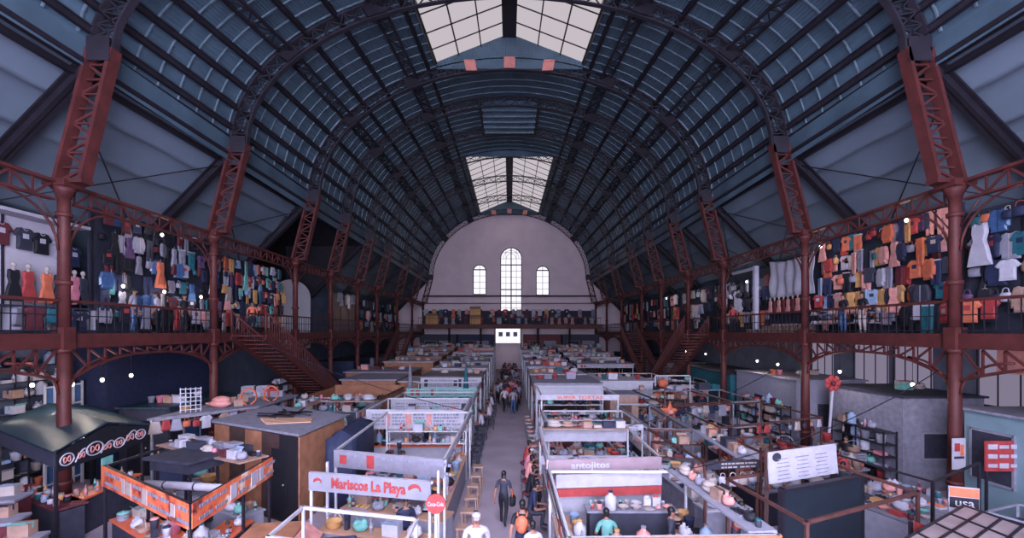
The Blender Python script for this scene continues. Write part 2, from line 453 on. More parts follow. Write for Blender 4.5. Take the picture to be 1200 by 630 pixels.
# louvred vent at the crown of the plain bays
t = thing('roof_vent', 'wide louvred vent at the dark crown between the two roof lights', 'vent', (0, 31.0, CZ + crown(31) * W))
m = MB(); 
for q in range(5): m.slab([(-2.0, 31.9 + q * .9, CZ + crown(32) * W + .75 - .0 * q), (2.0, 31.9 + q * .9, CZ + crown(32) * W + .75), (2.0, 32.4 + q * .9, CZ + crown(32) * W + .25), (-2.0, 32.4 + q * .9, CZ + crown(32) * W + .25)], .06)
m.build('louvre_blades', m_skin, t, world=True)
m = MB()
for q in range(5): m.box((0, 32.3 + q * .9, CZ + crown(32) * W + .22), (4.0, .1, .1))
m.build('louvre_edge', m_seam, t, world=True)
for s in (-1, 1): m = MB(); m.box((s * 2.1, 34.0, CZ + crown(32) * W + .5), (.16, 5, .7)); m.build('vent_frame', iron_roof, t, world=True)

# ------------------------------------------------ far wall windows
def arched_window(n, cx, w, z0, z1, mull):
    yv = 64.93; r = w / 2; zs = z1 - r; pts = [(cx - r, z0), (cx + r, z0)] + [(cx + r * math.cos(a), zs + r * math.sin(a)) for a in [PI * k / 12 for k in range(13)]]
    g = MB(); g.slab([(x, yv, z) for x, z in pts], .05); o = struct(g.build(f'window_{n}', m_win))
    f = MB(); P = pts + [pts[0]]
    for a, b in zip(P, P[1:]): f.beam((a[0], yv - .06, a[1]), (b[0], yv - .06, b[1]), .12, .16, 0, (0,1,0))
    f.build('window_frame', iron_dark, o)
    f = MB()
    f.beam((cx, yv - .05, z0), (cx, yv - .05, z1), .16 if mull > 3 else .06, .06, 0, (0,1,0))
    for k in range(1, mull): 
        x = cx - r + w * k / mull; zt = zs + math.sqrt(max(0, r * r - (x - cx) ** 2)); f.beam((x, yv - .05, z0), (x, yv - .05, zt), .05, .05, 0, (0,1,0))
    z = z0 + .9; k = 0
    while z < z1 - .2:
        hw = r if z < zs else math.sqrt(max(0, r * r - (z - zs) ** 2))
        f.beam((cx - hw, yv - .05, z), (cx + hw, yv - .05, z), .05 if k % 4 != 3 else .16, .05, 0, (0,1,0)); z += .9; k += 1
    if mull > 3:
        for rr in (.45, .75): f.tube([(cx + r * rr * math.cos(a), yv - .05, zs + r * rr * math.sin(a)) for a in [PI * k / 10 for k in range(11)]], .03, 5)
    f.build('glazing_bars', iron_dark, o)
arched_window(3, .25, 3.05, 8.0, 17.7, 4); arched_window(4, -4.35, 1.85, 10.9, 15.2, 2); arched_window(5, 4.85, 1.85, 10.8, 15.0, 2)
m = MB(); m.beam((-12.4, 63.5, 10.55), (12.4, 63.5, 10.55), .16, .2); m.beam((-12.4, 63.5, 9.5), (12.4, 63.5, 9.5), .08, .1)
tag(m.build('tie_beam', iron_dark), 'thin dark iron tie beam across the far wall under its arched windows', 'beam')
o = thing('market_door_light', 'bright white doorway panel with small squares under the far gallery', 'door', (-.2, 60.5, 0))
m = MB(); m.box((0, 0, 4.9), (3.4, .1, 2.0)); m.build('panel', m_win, o)
for k in range(3): m = MB(); m.box((-1.0 + k * 1.0, -.07, 5.1), (.55, .03, .6)); m.build('pane', mat('dim_pane', (.45,.45,.55)), o)
m = MB(); m.box((-1.75, 0, 2.95), (.14, .16, 5.9)); m.box((1.75, 0, 2.95), (.14, .16, 5.9)); m.box((0, 0, 5.95), (3.6, .16, .12)); m.build('frame', iron_dark, o)

# ------------------------------------------------ galleries
for s, nm in ((-1, 'left'), (1, 'right')):
    m = MB(); m.box((s * 14.6, 27.0, GZ - .1), (4.2, 66, .2))
    struct(m.build(f'floor_gallery_{nm}', m_slab))
m = MB(); m.box((0, 61.6, 6.3), (25, 5.0, .2)); struct(m.build('floor_gallery_back', m_slab))
ysl = [3.0] + RIBS[1:]
stair_gap = {-1: [(19.4, 21.2), (47.6, 49.2)], 1: [(27.0, 28.8), (41.0, 42.8)]}
bay_i = 0
for s, nm in ((-1, 'left'), (1, 'right')):
    for i, (a, b) in enumerate(zip(ysl, ysl[1:])):
        x = s * W; n = max(6, int((b - a) / .55)); mid = (a + b) / 2
        bay = f'{ORD[i + 1]} bay of the {nm} gallery'
        # fascia and arched lattice girder under the gallery edge
        t = thing('gallery_girder', f'rust red arched lattice girder under the floor edge, {bay}', 'beam', (x, mid, GZ - .3), 0, 'gallery girders')
        m = MB(); m.box((x, mid, GZ - .17), (.16, b - a - .34, .42)); m.build('fascia', iron, t, world=True)
        A = []; B = []
        for k in range(n + 1):
            y = lerp(a + .2, b - .2, k / n); u = (2 * k / n - 1)
            A.append(Vector((x, y, GZ - .40))); B.append(Vector((x, y, GZ - .62 - .62 * abs(u) ** 2.6)))
        m = MB()
        for k in range(n): m.beam(B[k], B[k + 1], .12, .07)
        m.build('lower_chord', iron, t, world=True)
        m = MB()
        for k in range(n):
            m.beam(A[k], B[k + 1], .05, .05, 0, (1,0,0)) if k < n / 2 else m.beam(B[k], A[k + 1], .05, .05, 0, (1,0,0))
            m.beam(A[k], B[k], .05, .05, 0, (1,0,0))
        m.build('lattice', iron, t, world=True)
        # eaves girder between the column heads
        t = thing('eaves_girder', f'rust red lattice girder between the column heads, {bay}', 'beam', (x, mid, 9.4), 0, 'eaves girders')
        m = MB(); m.beam((x, a + .3, 9.62), (x, b - .3, 9.62), .2, .08); m.beam((x, a + .3, 9.12), (x, b - .3, 9.12), .16, .06); m.build('chord', iron, t, world=True)
        A = [Vector((x, lerp(a + .3, b - .3, k / n), 9.6)) for k in range(n + 1)]; B = [Vector((x, lerp(a + .3, b - .3, k / n), 9.12)) for k in range(n + 1)]
        m = MB(); lattice(m, A, B, .05); m.build('lattice', iron, t, world=True)
        # balustrade
        t = thing('balustrade', f'iron railing with thin upright bars, {bay}', 'railing', (x, mid, GZ), 0, 'gallery railings')
        gaps = [g for g in stair_gap[s] if a < g[0] < b]
        runs = [(a + .2, b - .2)] if not gaps else [(a + .2, gaps[0][0]), (gaps[0][1], b - .2)]
        for p, q in runs:
            if q - p < .2: continue
            m1 = MB(); m2 = MB(); m1.beam((x - s * .04, p, GZ + .95), (x - s * .04, q, GZ + .95), .09, .08); m2.beam((x, p, GZ + .12), (x, q, GZ + .12), .04, .04); m2.beam((x, p, GZ + .55), (x, q, GZ + .55), .03, .03)
            k = int((q - p) / .28)
            for j in range(k + 1): m2.box((x, lerp(p, q, j / max(1, k)), GZ + .48), (.022, .022, .92))
            m1.build('handrail', iron, t, world=True); m2.build('baluster_bars', iron_dark, t, world=True)
t = thing('rear_girder', 'dark red girder carrying the gallery across the far end', 'beam', (0, 59.0, 6.1))
m = MB(); m.box((0, 59.0, 6.15), (24.6, .2, .6)); m.build('fascia', iron, t, world=True)
for x in (-8, -3.8, 3.8, 8): m = MB(); m.lathe([(.14, 0), (.12, 3), (.14, 5.9)], 10, (x, 58.95, 0)); m.build('post', iron_dark, t, world=True)
t = thing('rear_railing', 'low iron railing along the gallery across the far end', 'railing', (0, 59.0, 6.4))
m = MB(); m.box((0, 59.0, 7.3), (24.4, .08, .08)); m.build('handrail', iron, t, world=True)
m = MB()
for k in range(80): m.box((lerp(-12.1, 12.1, k / 79), 59.0, 6.85), (.03, .03, .9))
m.build('baluster_bars', iron_dark, t, world=True)

# ------------------------------------------------ iron stairs
def stairs(x0, x1, ytop, ybot, ztop, zbot, label):
    t = thing('iron_staircase', label, 'stairs', ((x0 + x1) / 2, ytop, 0)); n = int((ztop - zbot) / .2)
    dy = ybot - ytop
    for x in (x0, x1):
        m = MB(); m.beam((x, ytop, ztop - .12), (x, ybot, zbot - .05), .07, .34, 0, (0,0,1)); m.build('stringer', iron, t, world=True)
        m = MB(); m.tube([(x, ytop, ztop + .95), (x, ybot, zbot + .95)], .045, 8); m.tube([(x, ytop, ztop), (x, ytop, ztop + 1.05)], .045, 6); m.tube([(x, ybot, zbot), (x, ybot, zbot + 1.05)], .045, 6); m.build('handrail', iron, t, world=True)
        m = MB()
        for k in range(2 * n):
            f = (k + .5) / (2 * n); p = Vector((x, ytop + dy * f, lerp(ztop, zbot, f)))
            m.beam(p, p + Vector((0, 0, .95)), .025, .025)
            if k % 2 == 0: q = Vector((x, ytop + dy * min(1, f + 1.0 / n), lerp(ztop, zbot, min(1, f + 1.0 / n)) + .9)); m.beam(p, q, .02, .02, 0, (1,0,0))
        m.build('baluster_bars', iron, t, world=True)
    for k in range(n):
        f = (k + .5) / n; m = MB(); m.box(((x0 + x1) / 2, ytop + dy * f, lerp(ztop, zbot, f)), (x1 - x0 - .08, abs(dy) / n + .03, .05)); m.build('step', iron, t, world=True)
stairs(-12.2, -10.7, 19.5, 29.5, GZ, .6, 'rust red iron stairs descending away from viewer off the left gallery')
stairs(-12.2, -10.7, 49.0, 40.5, GZ, .6, 'far rust red iron stairs descending towards viewer off the left gallery')
stairs(10.7, 12.2, 27.2, 34.2, GZ, 1.2, 'rust red iron stairs descending away from viewer off the right gallery')
stairs(10.7, 12.2, 42.6, 35.8, GZ, 1.2, 'far rust red iron stairs descending towards viewer off the right gallery')
t = thing('stair_landing', 'rust red iron landing where the two right stairs meet', 'landing', (11.4, 35, 0))
m = MB(); m.box((11.4, 35, 1.12), (1.7, 1.5, .1)); m.build('deck', iron, t, world=True)
for dx in (-.7, .7):
    for dy in (-.6, .6): m = MB(); m.box((11.4 + dx, 35 + dy, .53), (.1, .1, 1.07)); m.build('leg', iron, t, world=True)
# white arched opening of the side door and its landing on the left
m = MB(); w2 = 1.9; pts = [(29.6, 4.2), (34.6, 4.2), (34.6, 8.2)] + [(32.1 + 2.5 * math.cos(a), 8.2 + 1.0 * math.sin(a)) for a in [PI * k / 12 for k in range(1, 12)]] + [(29.6, 8.2)]
m.slab([(-15.6, y, z) for y, z in pts], .08)
o = m.build('door_1', mat('whitewashed_wall', (.86,.84,.88), .9, 0, .06, 1)); struct(o)
# ================================================================ WARES (one of each kind, then copied)
PROTO = {}
def proto(kind, cat, parts):
    """parts: list of (name, MB, slots); the first is the thing itself"""
    PROTO[kind] = (cat, [(n, m.mesh(n, [cm('white')] * s), s) for n, m, s in parts])
def colour(o, words):
    for i, wd in enumerate(words):
        if i < len(o.material_slots):
            o.material_slots[i].link = 'OBJECT'; o.material_slots[i].material = cm(wd) if isinstance(wd, str) else wd
N_OF = {}
def good(kind, cols, loc, rz, sc, label, group=None, parts=True):
    cat, L = PROTO[kind]
    N_OF[kind] = N_OF.get(kind, 0) + 1
    o = bpy.data.objects.new(L[0][0], L[0][1]); C.objects.link(o)
    o.location = loc; o.rotation_euler = (0, 0, rz); o.scale = (sc, sc, sc) if not isinstance(sc, tuple) else sc
    colour(o, cols); tag(o, label, cat, group)
    if parts:
        for n, me, s in L[1:]:
            c = bpy.data.objects.new(n, me); C.objects.link(c); c.parent = o; colour(c, cols[1:] + cols[:1])
    return o

m = MB(); m.lathe([(.038, 0), (.042, .01), (.042, .17), (.016, .23), (.016, .27)], 10); q = MB(); q.lathe([(.02, .265), (.02, .295)], 8)
q2 = MB(); q2.lathe([(.0435, .06), (.0435, .14)], 10); proto('bottle', 'bottle', [('bottle', m, 1), ('bottle_cap', q, 1), ('paper_band', q2, 1)])
m = MB(); m.lathe([(.06, 0), (.07, .02), (.07, .13), (.055, .15)], 10); q = MB(); q.lathe([(.062, .15), (.062, .18)], 10); proto('jar', 'jar', [('jar', m, 1), ('jar_lid', q, 1)])
m = MB(); m.box((0, 0, .13), (.36, .27, .26)); q = MB(); q.box((0, 0, .262), (.36, .05, .006)); q.box((.181, 0, .2), (.004, .05, .12)); q.box((-.181, 0, .2), (.004, .05, .12))
q2 = MB(); q2.slab([(-.18, -.135, .262), (.18, -.135, .262), (.18, -.2, .33), (-.18, -.2, .33)], .006); proto('carton', 'box', [('carton', m, 1), ('tape_strip', q, 1), ('carton_flap', q2, 1)])
m = MB(); m.box((0, 0, .015), (.46, .32, .03))
for z in (.06, .13, .2):
    m.box((0, -.155, z), (.46, .012, .05)); m.box((0, .155, z), (.46, .012, .05)); m.box((-.225, 0, z), (.012, .3, .05)); m.box((.225, 0, z), (.012, .3, .05))
for a in (-1, 1):
    for b in (-1, 1): m.box((a * .21, b * .14, .115), (.03, .03, .23))
proto('crate', 'crate', [('crate', m, 1)])
m = MB(); m.lathe([(.13, 0), (.17, .08), (.19, .16), (.2, .17), (.18, .17), (.15, .05), (.01, .03)], 14); q = MB(); q.tube([(.19 * math.cos(a), 0, .15 + .2 * math.sin(a)) for a in [PI * k / 10 for k in range(11)]], .01, 6); proto('basket', 'basket', [('basket', m, 1), ('basket_handle', q, 1)])
m = MB(); m.lathe([(.05, 0), (.06, .02), (.11, .07), (.115, .075), (.1, .072), (.05, .03), (.005, .025)], 14); proto('bowl', 'bowl', [('bowl', m, 1)])
m = MB(); m.lathe([(.06, 0), (.12, .02), (.125, .024), (.06, .012), (.005, .012)], 16); proto('plate', 'plate', [('plate', m, 1)])
m = MB(); m.lathe([(.15, 0), (.16, .02), (.16, .2), (.167, .205)], 16); q = MB(); q.lathe([(.165, .205), (.15, .225), (.02, .25)], 16); q.ball((0, 0, .26), .022, 8); q2 = MB()
for s in (-1, 1): q2.tube([(s * .155, -.05, .15), (s * .2, -.04, .15), (s * .2, .04, .15), (s * .155, .05, .15)], .012, 6)
proto('pot', 'pot', [('cooking_pot', m, 1), ('pot_lid', q, 1), ('pot_handles', q2, 1)])
m = MB(); m.lathe([(.11, 0), (.14, .26), (.147, .27), (.135, .27), (.1, .02), (.005, .02)], 14); q = MB(); q.tube([(.14 * math.cos(a), .02, .26 - .09 * math.sin(a)) for a in [PI * k / 10 for k in range(11)]], .006, 5); proto('bucket', 'bucket', [('bucket', m, 1), ('bucket_handle', q, 1)])
m = MB(); rr = random.Random(3); m.ball((0, 0, .11), (.18, .14, .115), 14, 0, .10, rr); m.ball((.07, .03, .17), (.09, .08, .08), 10, 0, .14, rr); m.ball((-.07, -.03, .16), (.08, .08, .08), 10, 0, .14, rr)
for s_ in (-1, 1): m.slab([(s_ * .02, -.02, .2), (s_ * .07, -.03, .29), (s_ * .10, .02, .28), (s_ * .05, .03, .2)], .012)
proto('bag', 'bag', [('plastic_bag', m, 1)])
m = MB(); m.ball((0, 0, .1), (.27, .17, .105), 14, 0, .06, rr); m.ball((.02, .01, .2), (.23, .15, .09), 12, 0, .08, rr); m.slab([(-.25, -.05, .1), (-.33, -.08, .13), (-.33, .08, .13), (-.25, .05, .1)], .03)
proto('sack', 'sack', [('sack', m, 1)])
m = MB(); m.box((0, 0, .008), (.4, .28, .016)); 
for a in (-1, 1): m.box((a * .195, 0, .03), (.012, .28, .04)); m.box((0, a * .135, .03), (.4, .012, .04))
q = MB()
for k in range(9): q.ball((-.13 + (k % 3) * .13, -.08 + (k // 3) * .08, .045), (.055, .04, .035), 8, 0, .1, rr)
proto('tray', 'tray', [('food_tray', m, 1), ('food_portions', q, 1)])
m = MB(); m.lathe([(.04, 0), (.04, .12), (.036, .125)], 12); q = MB(); q.lathe([(.0405, .02), (.0405, .105)], 12); proto('can', 'can', [('tin_can', m, 1), ('can_wrapper', q, 1)])
m = MB(); m.box((0, 0, .17), (.52, .34, .34), 0, 0, 1.05); q = MB(); q.box((0, 0, .365), (.57, .38, .05)); q2 = MB(); q2.tube([(-.29, -.1, .26), (-.33, -.1, .22), (-.33, .1, .22), (-.29, .1, .26)], .012, 6); proto('cooler', 'cool box', [('cooler', m, 1), ('cooler_lid', q, 1), ('cooler_handle', q2, 1)])
m = MB(); m.box((0, 0, .02), (.34, .24, .04), 0, 0, .97); m.box((0, .005, .055), (.33, .23, .03), .03, 0, .95); m.box((0, 0, .085), (.32, .235, .03), -.02, 0, .93); proto('cloth', 'cloth', [('folded_cloth', m, 1)])
m = MB(); m.lathe([(.035, 0), (.045, .1), (.047, .102), (.04, .1), (.03, .01), (.003, .008)], 10); proto('cup', 'cup', [('drinking_cup', m, 1)])
m = MB(); m.ball((0, 0, .05), (.052, .052, .05), 10); q = MB(); q.lathe([(.008, .095), (.004, .11)], 6); proto('fruit', 'fruit', [('round_fruit', m, 1), ('fruit_stalk', q, 1)])
m = MB(); m.box((0, 0, .11), (.09, .12, .22)); m.lathe([(.07, .22), (.09, .42), (.092, .43)], 10); q = MB(); q.lathe([(.093, .43), (.08, .46), (.02, .47)], 10); proto('blender', 'blender', [('juice_blender', m, 1), ('blender_lid', q, 1)])
m = MB(); m.lathe([(.13, 0), (.14, .02), (.14, .3), (.05, .38), (.05, .42)], 12); q = MB(); q.lathe([(.055, .42), (.055, .45)], 10); proto('jug', 'water jug', [('water_jug', m, 1), ('jug_cap', q, 1)])
m = MB(); m.box((0, 0, .15), (.5, .36, .3)); q = MB(); q.box((-.06, -.182, .15), (.32, .01, .22)); q2 = MB(); q2.box((.19, -.19, .15), (.03, .03, .22)); proto('oven', 'microwave', [('countertop_oven', m, 1), ('oven_window', q, 1), ('oven_handle', q2, 1)])
m = MB(); m.lathe([(.06, 0), (.06, .24)], 12); q = MB(); q.lathe([(.02, .24), (.02, .245)], 8); proto('roll', 'paper roll', [('paper_roll', m, 1), ('roll_core', q, 1)])
m = MB(); m.box((0, 0, .09), (.16, .11, .18)); q = MB(); q.box((0, 0, .2), (.1, .012, .06)); proto('napkins', 'napkin holder', [('napkin_holder', m, 1), ('napkin', q, 1)])
# a folded-down parasol
m = MB(); m.lathe([(.02, 0), (.02, 3.4)], 8); q = MB(); q.lathe([(.20, 1.0), (.17, 1.3), (.15, 2.0), (.09, 2.9), (.03, 3.35)], 9); proto('parasol', 'parasol', [('closed_parasol', m, 1), ('folded_canopy', q, 1)])
# stools
def stool_parts():
    s = MB(); s.box((0, 0, .70), (.36, .3, .05)); legs = []
    for a in (-1, 1):
        for b in (-1, 1): l = MB(); l.beam((a * .17, b * .14, 0), (a * .13, b * .1, .68), .032, .032); legs.append(('stool_leg', l, 1))
    r = MB()
    for b in (-1, 1): r.beam((-.155, b * .13, .25), (.155, b * .13, .25), .022, .022); r.beam((b * .155, -.13, .32), (b * .155, .13, .32), .022, .022)
    return [('counter_stool', s, 1)] + legs + [('foot_rail', r, 1)]
proto('stool', 'stool', stool_parts())
m = MB(); m.lathe([(.01, .66), (.16, .66), (.175, .69), (.165, .73), (.01, .74)], 14); parts = [('round_stool', m, 1)]
for k in range(4):
    l = MB(); a = PI / 4 + k * PI / 2; l.tube([(.19 * math.cos(a), .19 * math.sin(a), 0), (.11 * math.cos(a), .11 * math.sin(a), .67)], .014, 6); parts.append(('stool_leg', l, 1))
r = MB(); r.tube([(.165 * math.cos(a), .165 * math.sin(a), .22) for a in [2 * PI * k / 14 for k in range(15)]], .01, 5); parts.append(('foot_ring', r, 1)); proto('round_stool', 'stool', parts)

# ---------------------------------------------------------------- garments, hung flat: x across, z down from 0, y thickness
def puffy(outline, thick=.05):
    m = MB(); n = len(outline); cx = sum(p[0] for p in outline) / n; cz = sum(p[1] for p in outline) / n; vs = []
    for y, k in ((-thick, .80), (-thick * .4, 1.0), (thick * .4, 1.0), (thick, .80)):
        vs += [(cx + (x - cx) * k, y, cz + (z - cz) * k) for x, z in outline]
    fs = [tuple(range(n)), tuple(reversed(range(3 * n, 4 * n)))]
    for r in range(3):
        for i in range(n): j = (i + 1) % n; fs.append((r * n + j, r * n + i, (r + 1) * n + i, (r + 1) * n + j))
    return m.add(vs, fs, 0)
def sym(h): return h + [(-x, z) for x, z in reversed(h)]
hook = MB(); hook.tube([(-.16, 0, -.07), (0, 0, .0), (.16, 0, -.07)], .008, 5); hook.tube([(0, 0, 0), (0, 0, .06), (.03, 0, .09), (0, 0, .11)], .006, 5)
neck = MB(); neck.tube([(-.07, -.045, -.03), (-.04, -.052, -.075), (0, -.055, -.09), (.04, -.052, -.075), (.07, -.045, -.03)], .009, 5)
chestp = MB(); chestp.box((0, -.053, -.26), (.17, .006, .15))
G = {}
G['tshirt'] = puffy(sym([(.05, -.02), (.10, .0), (.20, -.03), (.33, -.2), (.25, -.28), (.21, -.23), (.215, -.68)]))
G['dress'] = puffy(sym([(.05, -.04), (.09, .0), (.15, -.02), (.17, -.22), (.12, -.4), (.19, -.62), (.26, -.95)]))
G['trousers'] = puffy(sym([(.17, -.02), (.19, -.1), (.2, -.5), (.17, -.98), (.06, -.98), (.015, -.34)]), .04)
G['jacket'] = puffy(sym([(.06, -.03), (.12, .0), (.22, -.04), (.30, -.3), (.29, -.6), (.22, -.6), (.215, -.3), (.22, -.74)]), .07)
G['skirt'] = puffy(sym([(.13, 0), (.15, -.06), (.24, -.5), (.1, -.53)]), .06)
proto('tshirt', 'shirt', [('hanging_tshirt', G['tshirt'], 1), ('neckband', neck, 1), ('chest_print', chestp, 1)])
hd = MB(); hd.ball((0, 0, .14), (.065, .075, .09), 10); hd.lathe([(.04, -.03), (.035, .07)], 8)
proto('dress', 'dress', [('hanging_dress', G['dress'], 1), ('hanger', hook, 1)])
proto('dummy', 'clothes dummy', [('dressed_dummy', G['dress'], 1), ('dummy_head', hd, 1)])
wb = MB(); wb.box((0, 0, -.035), (.35, .1, .05)); proto('trousers', 'trousers', [('hanging_trousers', G['trousers'], 1), ('waistband', wb, 1)])
zp = MB(); zp.box((0, -.072, -.38), (.02, .01, .68)); proto('jacket', 'jacket', [('hanging_jacket', G['jacket'], 1), ('zip_line', zp, 1)])
wb = MB(); wb.box((0, 0, -.025), (.28, .12, .05)); proto('skirt', 'skirt', [('hanging_skirt', G['skirt'], 1), ('waistband', wb, 1)])
m = MB(); m.lathe([(.10, -.42), (.16, -.4), (.17, -.2), (.12, -.15), (.01, -.15)], 10, sy=.55); q = MB(); q.tube([(-.1, 0, -.17), (-.07, 0, -.03), (0, 0, 0), (.07, 0, -.03), (.1, 0, -.17)], .014, 5); proto('handbag', 'handbag', [('hanging_handbag', m, 1), ('bag_strap', q, 1)])
m = MB(); m.lathe([(.19, -.10), (.2, -.09), (.1, -.07), (.09, 0), (.07, .03), (.01, .04)], 14); q = MB(); q.lathe([(.103, -.075), (.098, -.045)], 14); proto('hat', 'hat', [('straw_hat', m, 1), ('hat_band', q, 1)])
m = MB(); 
for s in (-1, 1): m.box((s * .06, 0, .012), (.09, .25, .024)); m.ball((s * .06, -.05, .045), (.042, .085, .038), 8); m.ball((s * .06, .07, .055), (.04, .05, .05), 8)
proto('shoes', 'shoes', [('shoe_pair', m, 1)])

# ================================================================ PEOPLE
skin_m = mat('skin', (.55,.38,.33), .6, 0, .08, 8); eye_m = mat('eye_dark', (.08,.06,.08), .3); hair_m = mat('dark_hair', (.09,.08,.10), .5, 0, .2, 20); shoe_m = mat('shoe_leather', (.13,.12,.15), .5)
POSES = {
 'stand': dict(hip=.93, legs=[((.1, .0, .49), (.1, .03, .07), (.12, -.13, .04)), ((-.1, -.03, .49), (-.11, .02, .07), (-.13, -.14, .04))], arms=[((.25, .03, 1.13), (.25, -.08, .90)), ((-.25, .03, 1.13), (-.24, -.08, .90))], lean=0),
 'walk': dict(hip=.92, legs=[((.1, -.16, .5), (.1, -.12, .08), (.11, -.28, .05)), ((-.1, .02, .49), (-.1, .28, .14), (-.11, .16, .05))], arms=[((.25, .12, 1.14), (.26, .14, .9)), ((-.25, -.04, 1.13), (-.24, -.22, .94))], lean=.03),
 'sit': dict(hip=.80, legs=[((.13, -.40, .78), (.13, -.34, .36), (.14, -.5, .32)), ((-.13, -.40, .78), (-.13, -.32, .36), (-.14, -.48, .32))], arms=[((.25, -.10, 1.02), (.17, -.36, 1.03)), ((-.25, -.10, 1.02), (-.15, -.34, 1.03))], lean=.10),
 'work': dict(hip=.92, legs=[((.11, -.02, .49), (.11, .03, .07), (.12, -.13, .04)), ((-.11, -.02, .49), (-.11, .03, .07), (-.12, -.13, .04))], arms=[((.26, -.10, 1.12), (.16, -.36, 1.10)), ((-.26, -.08, 1.14), (-.13, -.38, 1.14))], lean=.08),
}
def make_body(pose):
    P = POSES[pose]; h = P['hip']; ln = P['lean']; S = []; E = []; rad = []; tagv = []
    def V(p, r, t): S.append(p); rad.append(r if isinstance(r, tuple) else (r, r)); tagv.append(t); return len(S) - 1
    sh = h - .93
    pel = V((0, 0, h + .02), (.155, .115), 'b')
    w_ = V((0, -ln * .3, h + .2), (.135, .10), 't'); c_ = V((0, -ln, h + .38), (.165, .115), 't'); u_ = V((0, -ln * 1.3, h + .50), (.125, .09), 't')
    nk = V((0, -ln * 1.5 - .0, h + .58), (.055, .055), 's'); n2 = V((0, -ln * 1.7 - .015, h + .635), (.052, .054), 's')
    hd = V((0, -ln * 1.9 - .025, h + .70), (.072, .088), 's'); ht = V((0, -ln * 1.9 - .015, h + .775), (.062, .075), 's')
    E += [(pel, w_), (w_, c_), (c_, u_), (u_, nk), (nk, n2), (n2, hd), (hd, ht)]
    for s, arm in zip((1, -1), P['arms']):
        a = V((s * .185, -ln * 1.2, h + .47), (.066, .066), 't'); (ex, ey, ez), (wx, wy, wz) = arm; ez += sh; wz += sh
        e = V((ex, ey - ln * .6, ez), (.046, .046), 's2'); w2 = V((wx, wy - ln * .6, wz), (.030, .034), 's')
        d = (Vector((wx, wy, wz)) - Vector((ex, ey, ez))).normalized()
        hp = Vector((wx, wy - ln * .6, wz)) + d * .08; hv = V(tuple(hp), (.030, .038), 's'); E += [(u_, a), (a, e), (e, w2), (w2, hv)]
    for s, (k, an, toe) in zip((1, -1), P['legs']):
        hp = V((s * .095, 0, h - .06), (.092, .098), 'b'); kn = V(k, (.062, .065), 'b'); cf = V(tuple(Vector(k).lerp(Vector(an), .35) + Vector((0, .02, 0))), (.055, .058), 'b')
        a2 = V(an, (.04, .045), 'b'); t2 = V(toe, (.036, .028), 'f'); E += [(pel, hp), (hp, kn), (kn, cf), (cf, a2), (a2, t2)]
    me = bpy.data.meshes.new('sk'); me.from_pydata(S, E, []); ob = bpy.data.objects.new('sk', me); C.objects.link(ob)
    md = ob.modifiers.new('s', 'SKIN'); md.use_smooth_shade = True; ob.modifiers.new('u', 'SUBSURF').levels = 1
    for i, sv in enumerate(me.skin_vertices[0].data): sv.radius = rad[i]; sv.use_root = (i == pel)
    dg = bpy.context.evaluated_depsgraph_get(); em = bpy.data.meshes.new_from_object(ob.evaluated_get(dg)); bpy.data.objects.remove(ob)
    M = MB(); vs = [v.co.copy() for v in em.vertices]
    code = {'s': 0, 's2': 0, 't': 1, 'b': 2, 'f': 3}
    fs = {0: [], 1: [], 2: [], 3: []}
    for p in em.polygons:
        c = sum((vs[i] for i in p.vertices), Vector()) / len(p.vertices); best = (9, 's')
        for i, j in E:
            a, b = Vector(S[i]), Vector(S[j]); ab = b - a; t = max(0, min(1, (c - a).dot(ab) / ab.length_squared)); dd = (a + ab * t - c).length
            tg = tagv[i] if t < .5 else tagv[j]
            if tagv[j] == 's2': tg = 't' if t < .75 else 's'
            if (i, j) == (u_, nk): tg = 't' if t < .55 else 's'
            if (i, j) == (pel, w_): tg = 'b' if t < .3 else 't'
            if tagv[j] == 'f': tg = 'f' if t > .1 else 'b'
            if dd < best[0]: best = (dd, tg)
        fs[code[best[1]]].append(tuple(p.vertices))
    M.v = [tuple(v) for v in vs]
    for k, L in fs.items():
        for f in L: M.f.append(f); M.m.append(k); M.sm.append(True)
    H = Vector(S[hd]); 
    # face: nose, eyes, mouth, ears
    M.ball(H + Vector((0, -.093, .005)), (.014, .022, .024), 8, 0)
    for s in (-1, 1): M.ball(H + Vector((s * .03, -.078, .03)), (.011, .010, .008), 6, 4); M.ball(H + Vector((s * .077, 0, .005)), (.012, .022, .03), 6, 0)
    M.ball(H + Vector((0, -.082, -.045)), (.022, .010, .006), 6, 4)
    # fingers
    for s, arm in zip((1, -1), P['arms']):
        (ex, ey, ez), (wx, wy, wz) = arm; d = (Vector((wx, wy, wz)) - Vector((ex, ey, ez))).normalized(); base = Vector((wx, wy - ln * .6, wz + sh)) + d * .10
        sidev = d.cross(Vector((1, 0, 0))).normalized() if abs(d.x) < .8 else Vector((0, 1, 0)); inw = Vector((-s, 0, 0))
        for k, L in enumerate((.062, .072, .068, .052)):
            o = base + sidev * ((k - 1.5) * .017); M.tube([o, o + d * L * .55, o + d * L * .9 + inw * .018, o + d * L + inw * .034], [.0085, .008, .0075, .006], 5, 0)
        o = base - d * .055 + sidev * -.034; M.tube([o, o + d * .03 - sidev * .012 + inw * .008, o + d * .06 - sidev * .010 + inw * .02], [.010, .009, .007], 5, 0)
    hair = MB(); hc = H + Vector((0, .012, .03)); vsn = []
    hair.ball(hc + Vector((0, .012, .022)), (.083, .092, .085), 12)
    hair.ball(H + Vector((0, .05, -.02)), (.066, .05, .085), 10)
    long_ = MB(); long_.ball(hc + Vector((0, .012, .022)), (.083, .092, .085), 12); long_.lathe([(.03, -.32), (.075, -.22), (.08, 0)], 10, tuple(H + Vector((0, .055, .02))), sy=.55)
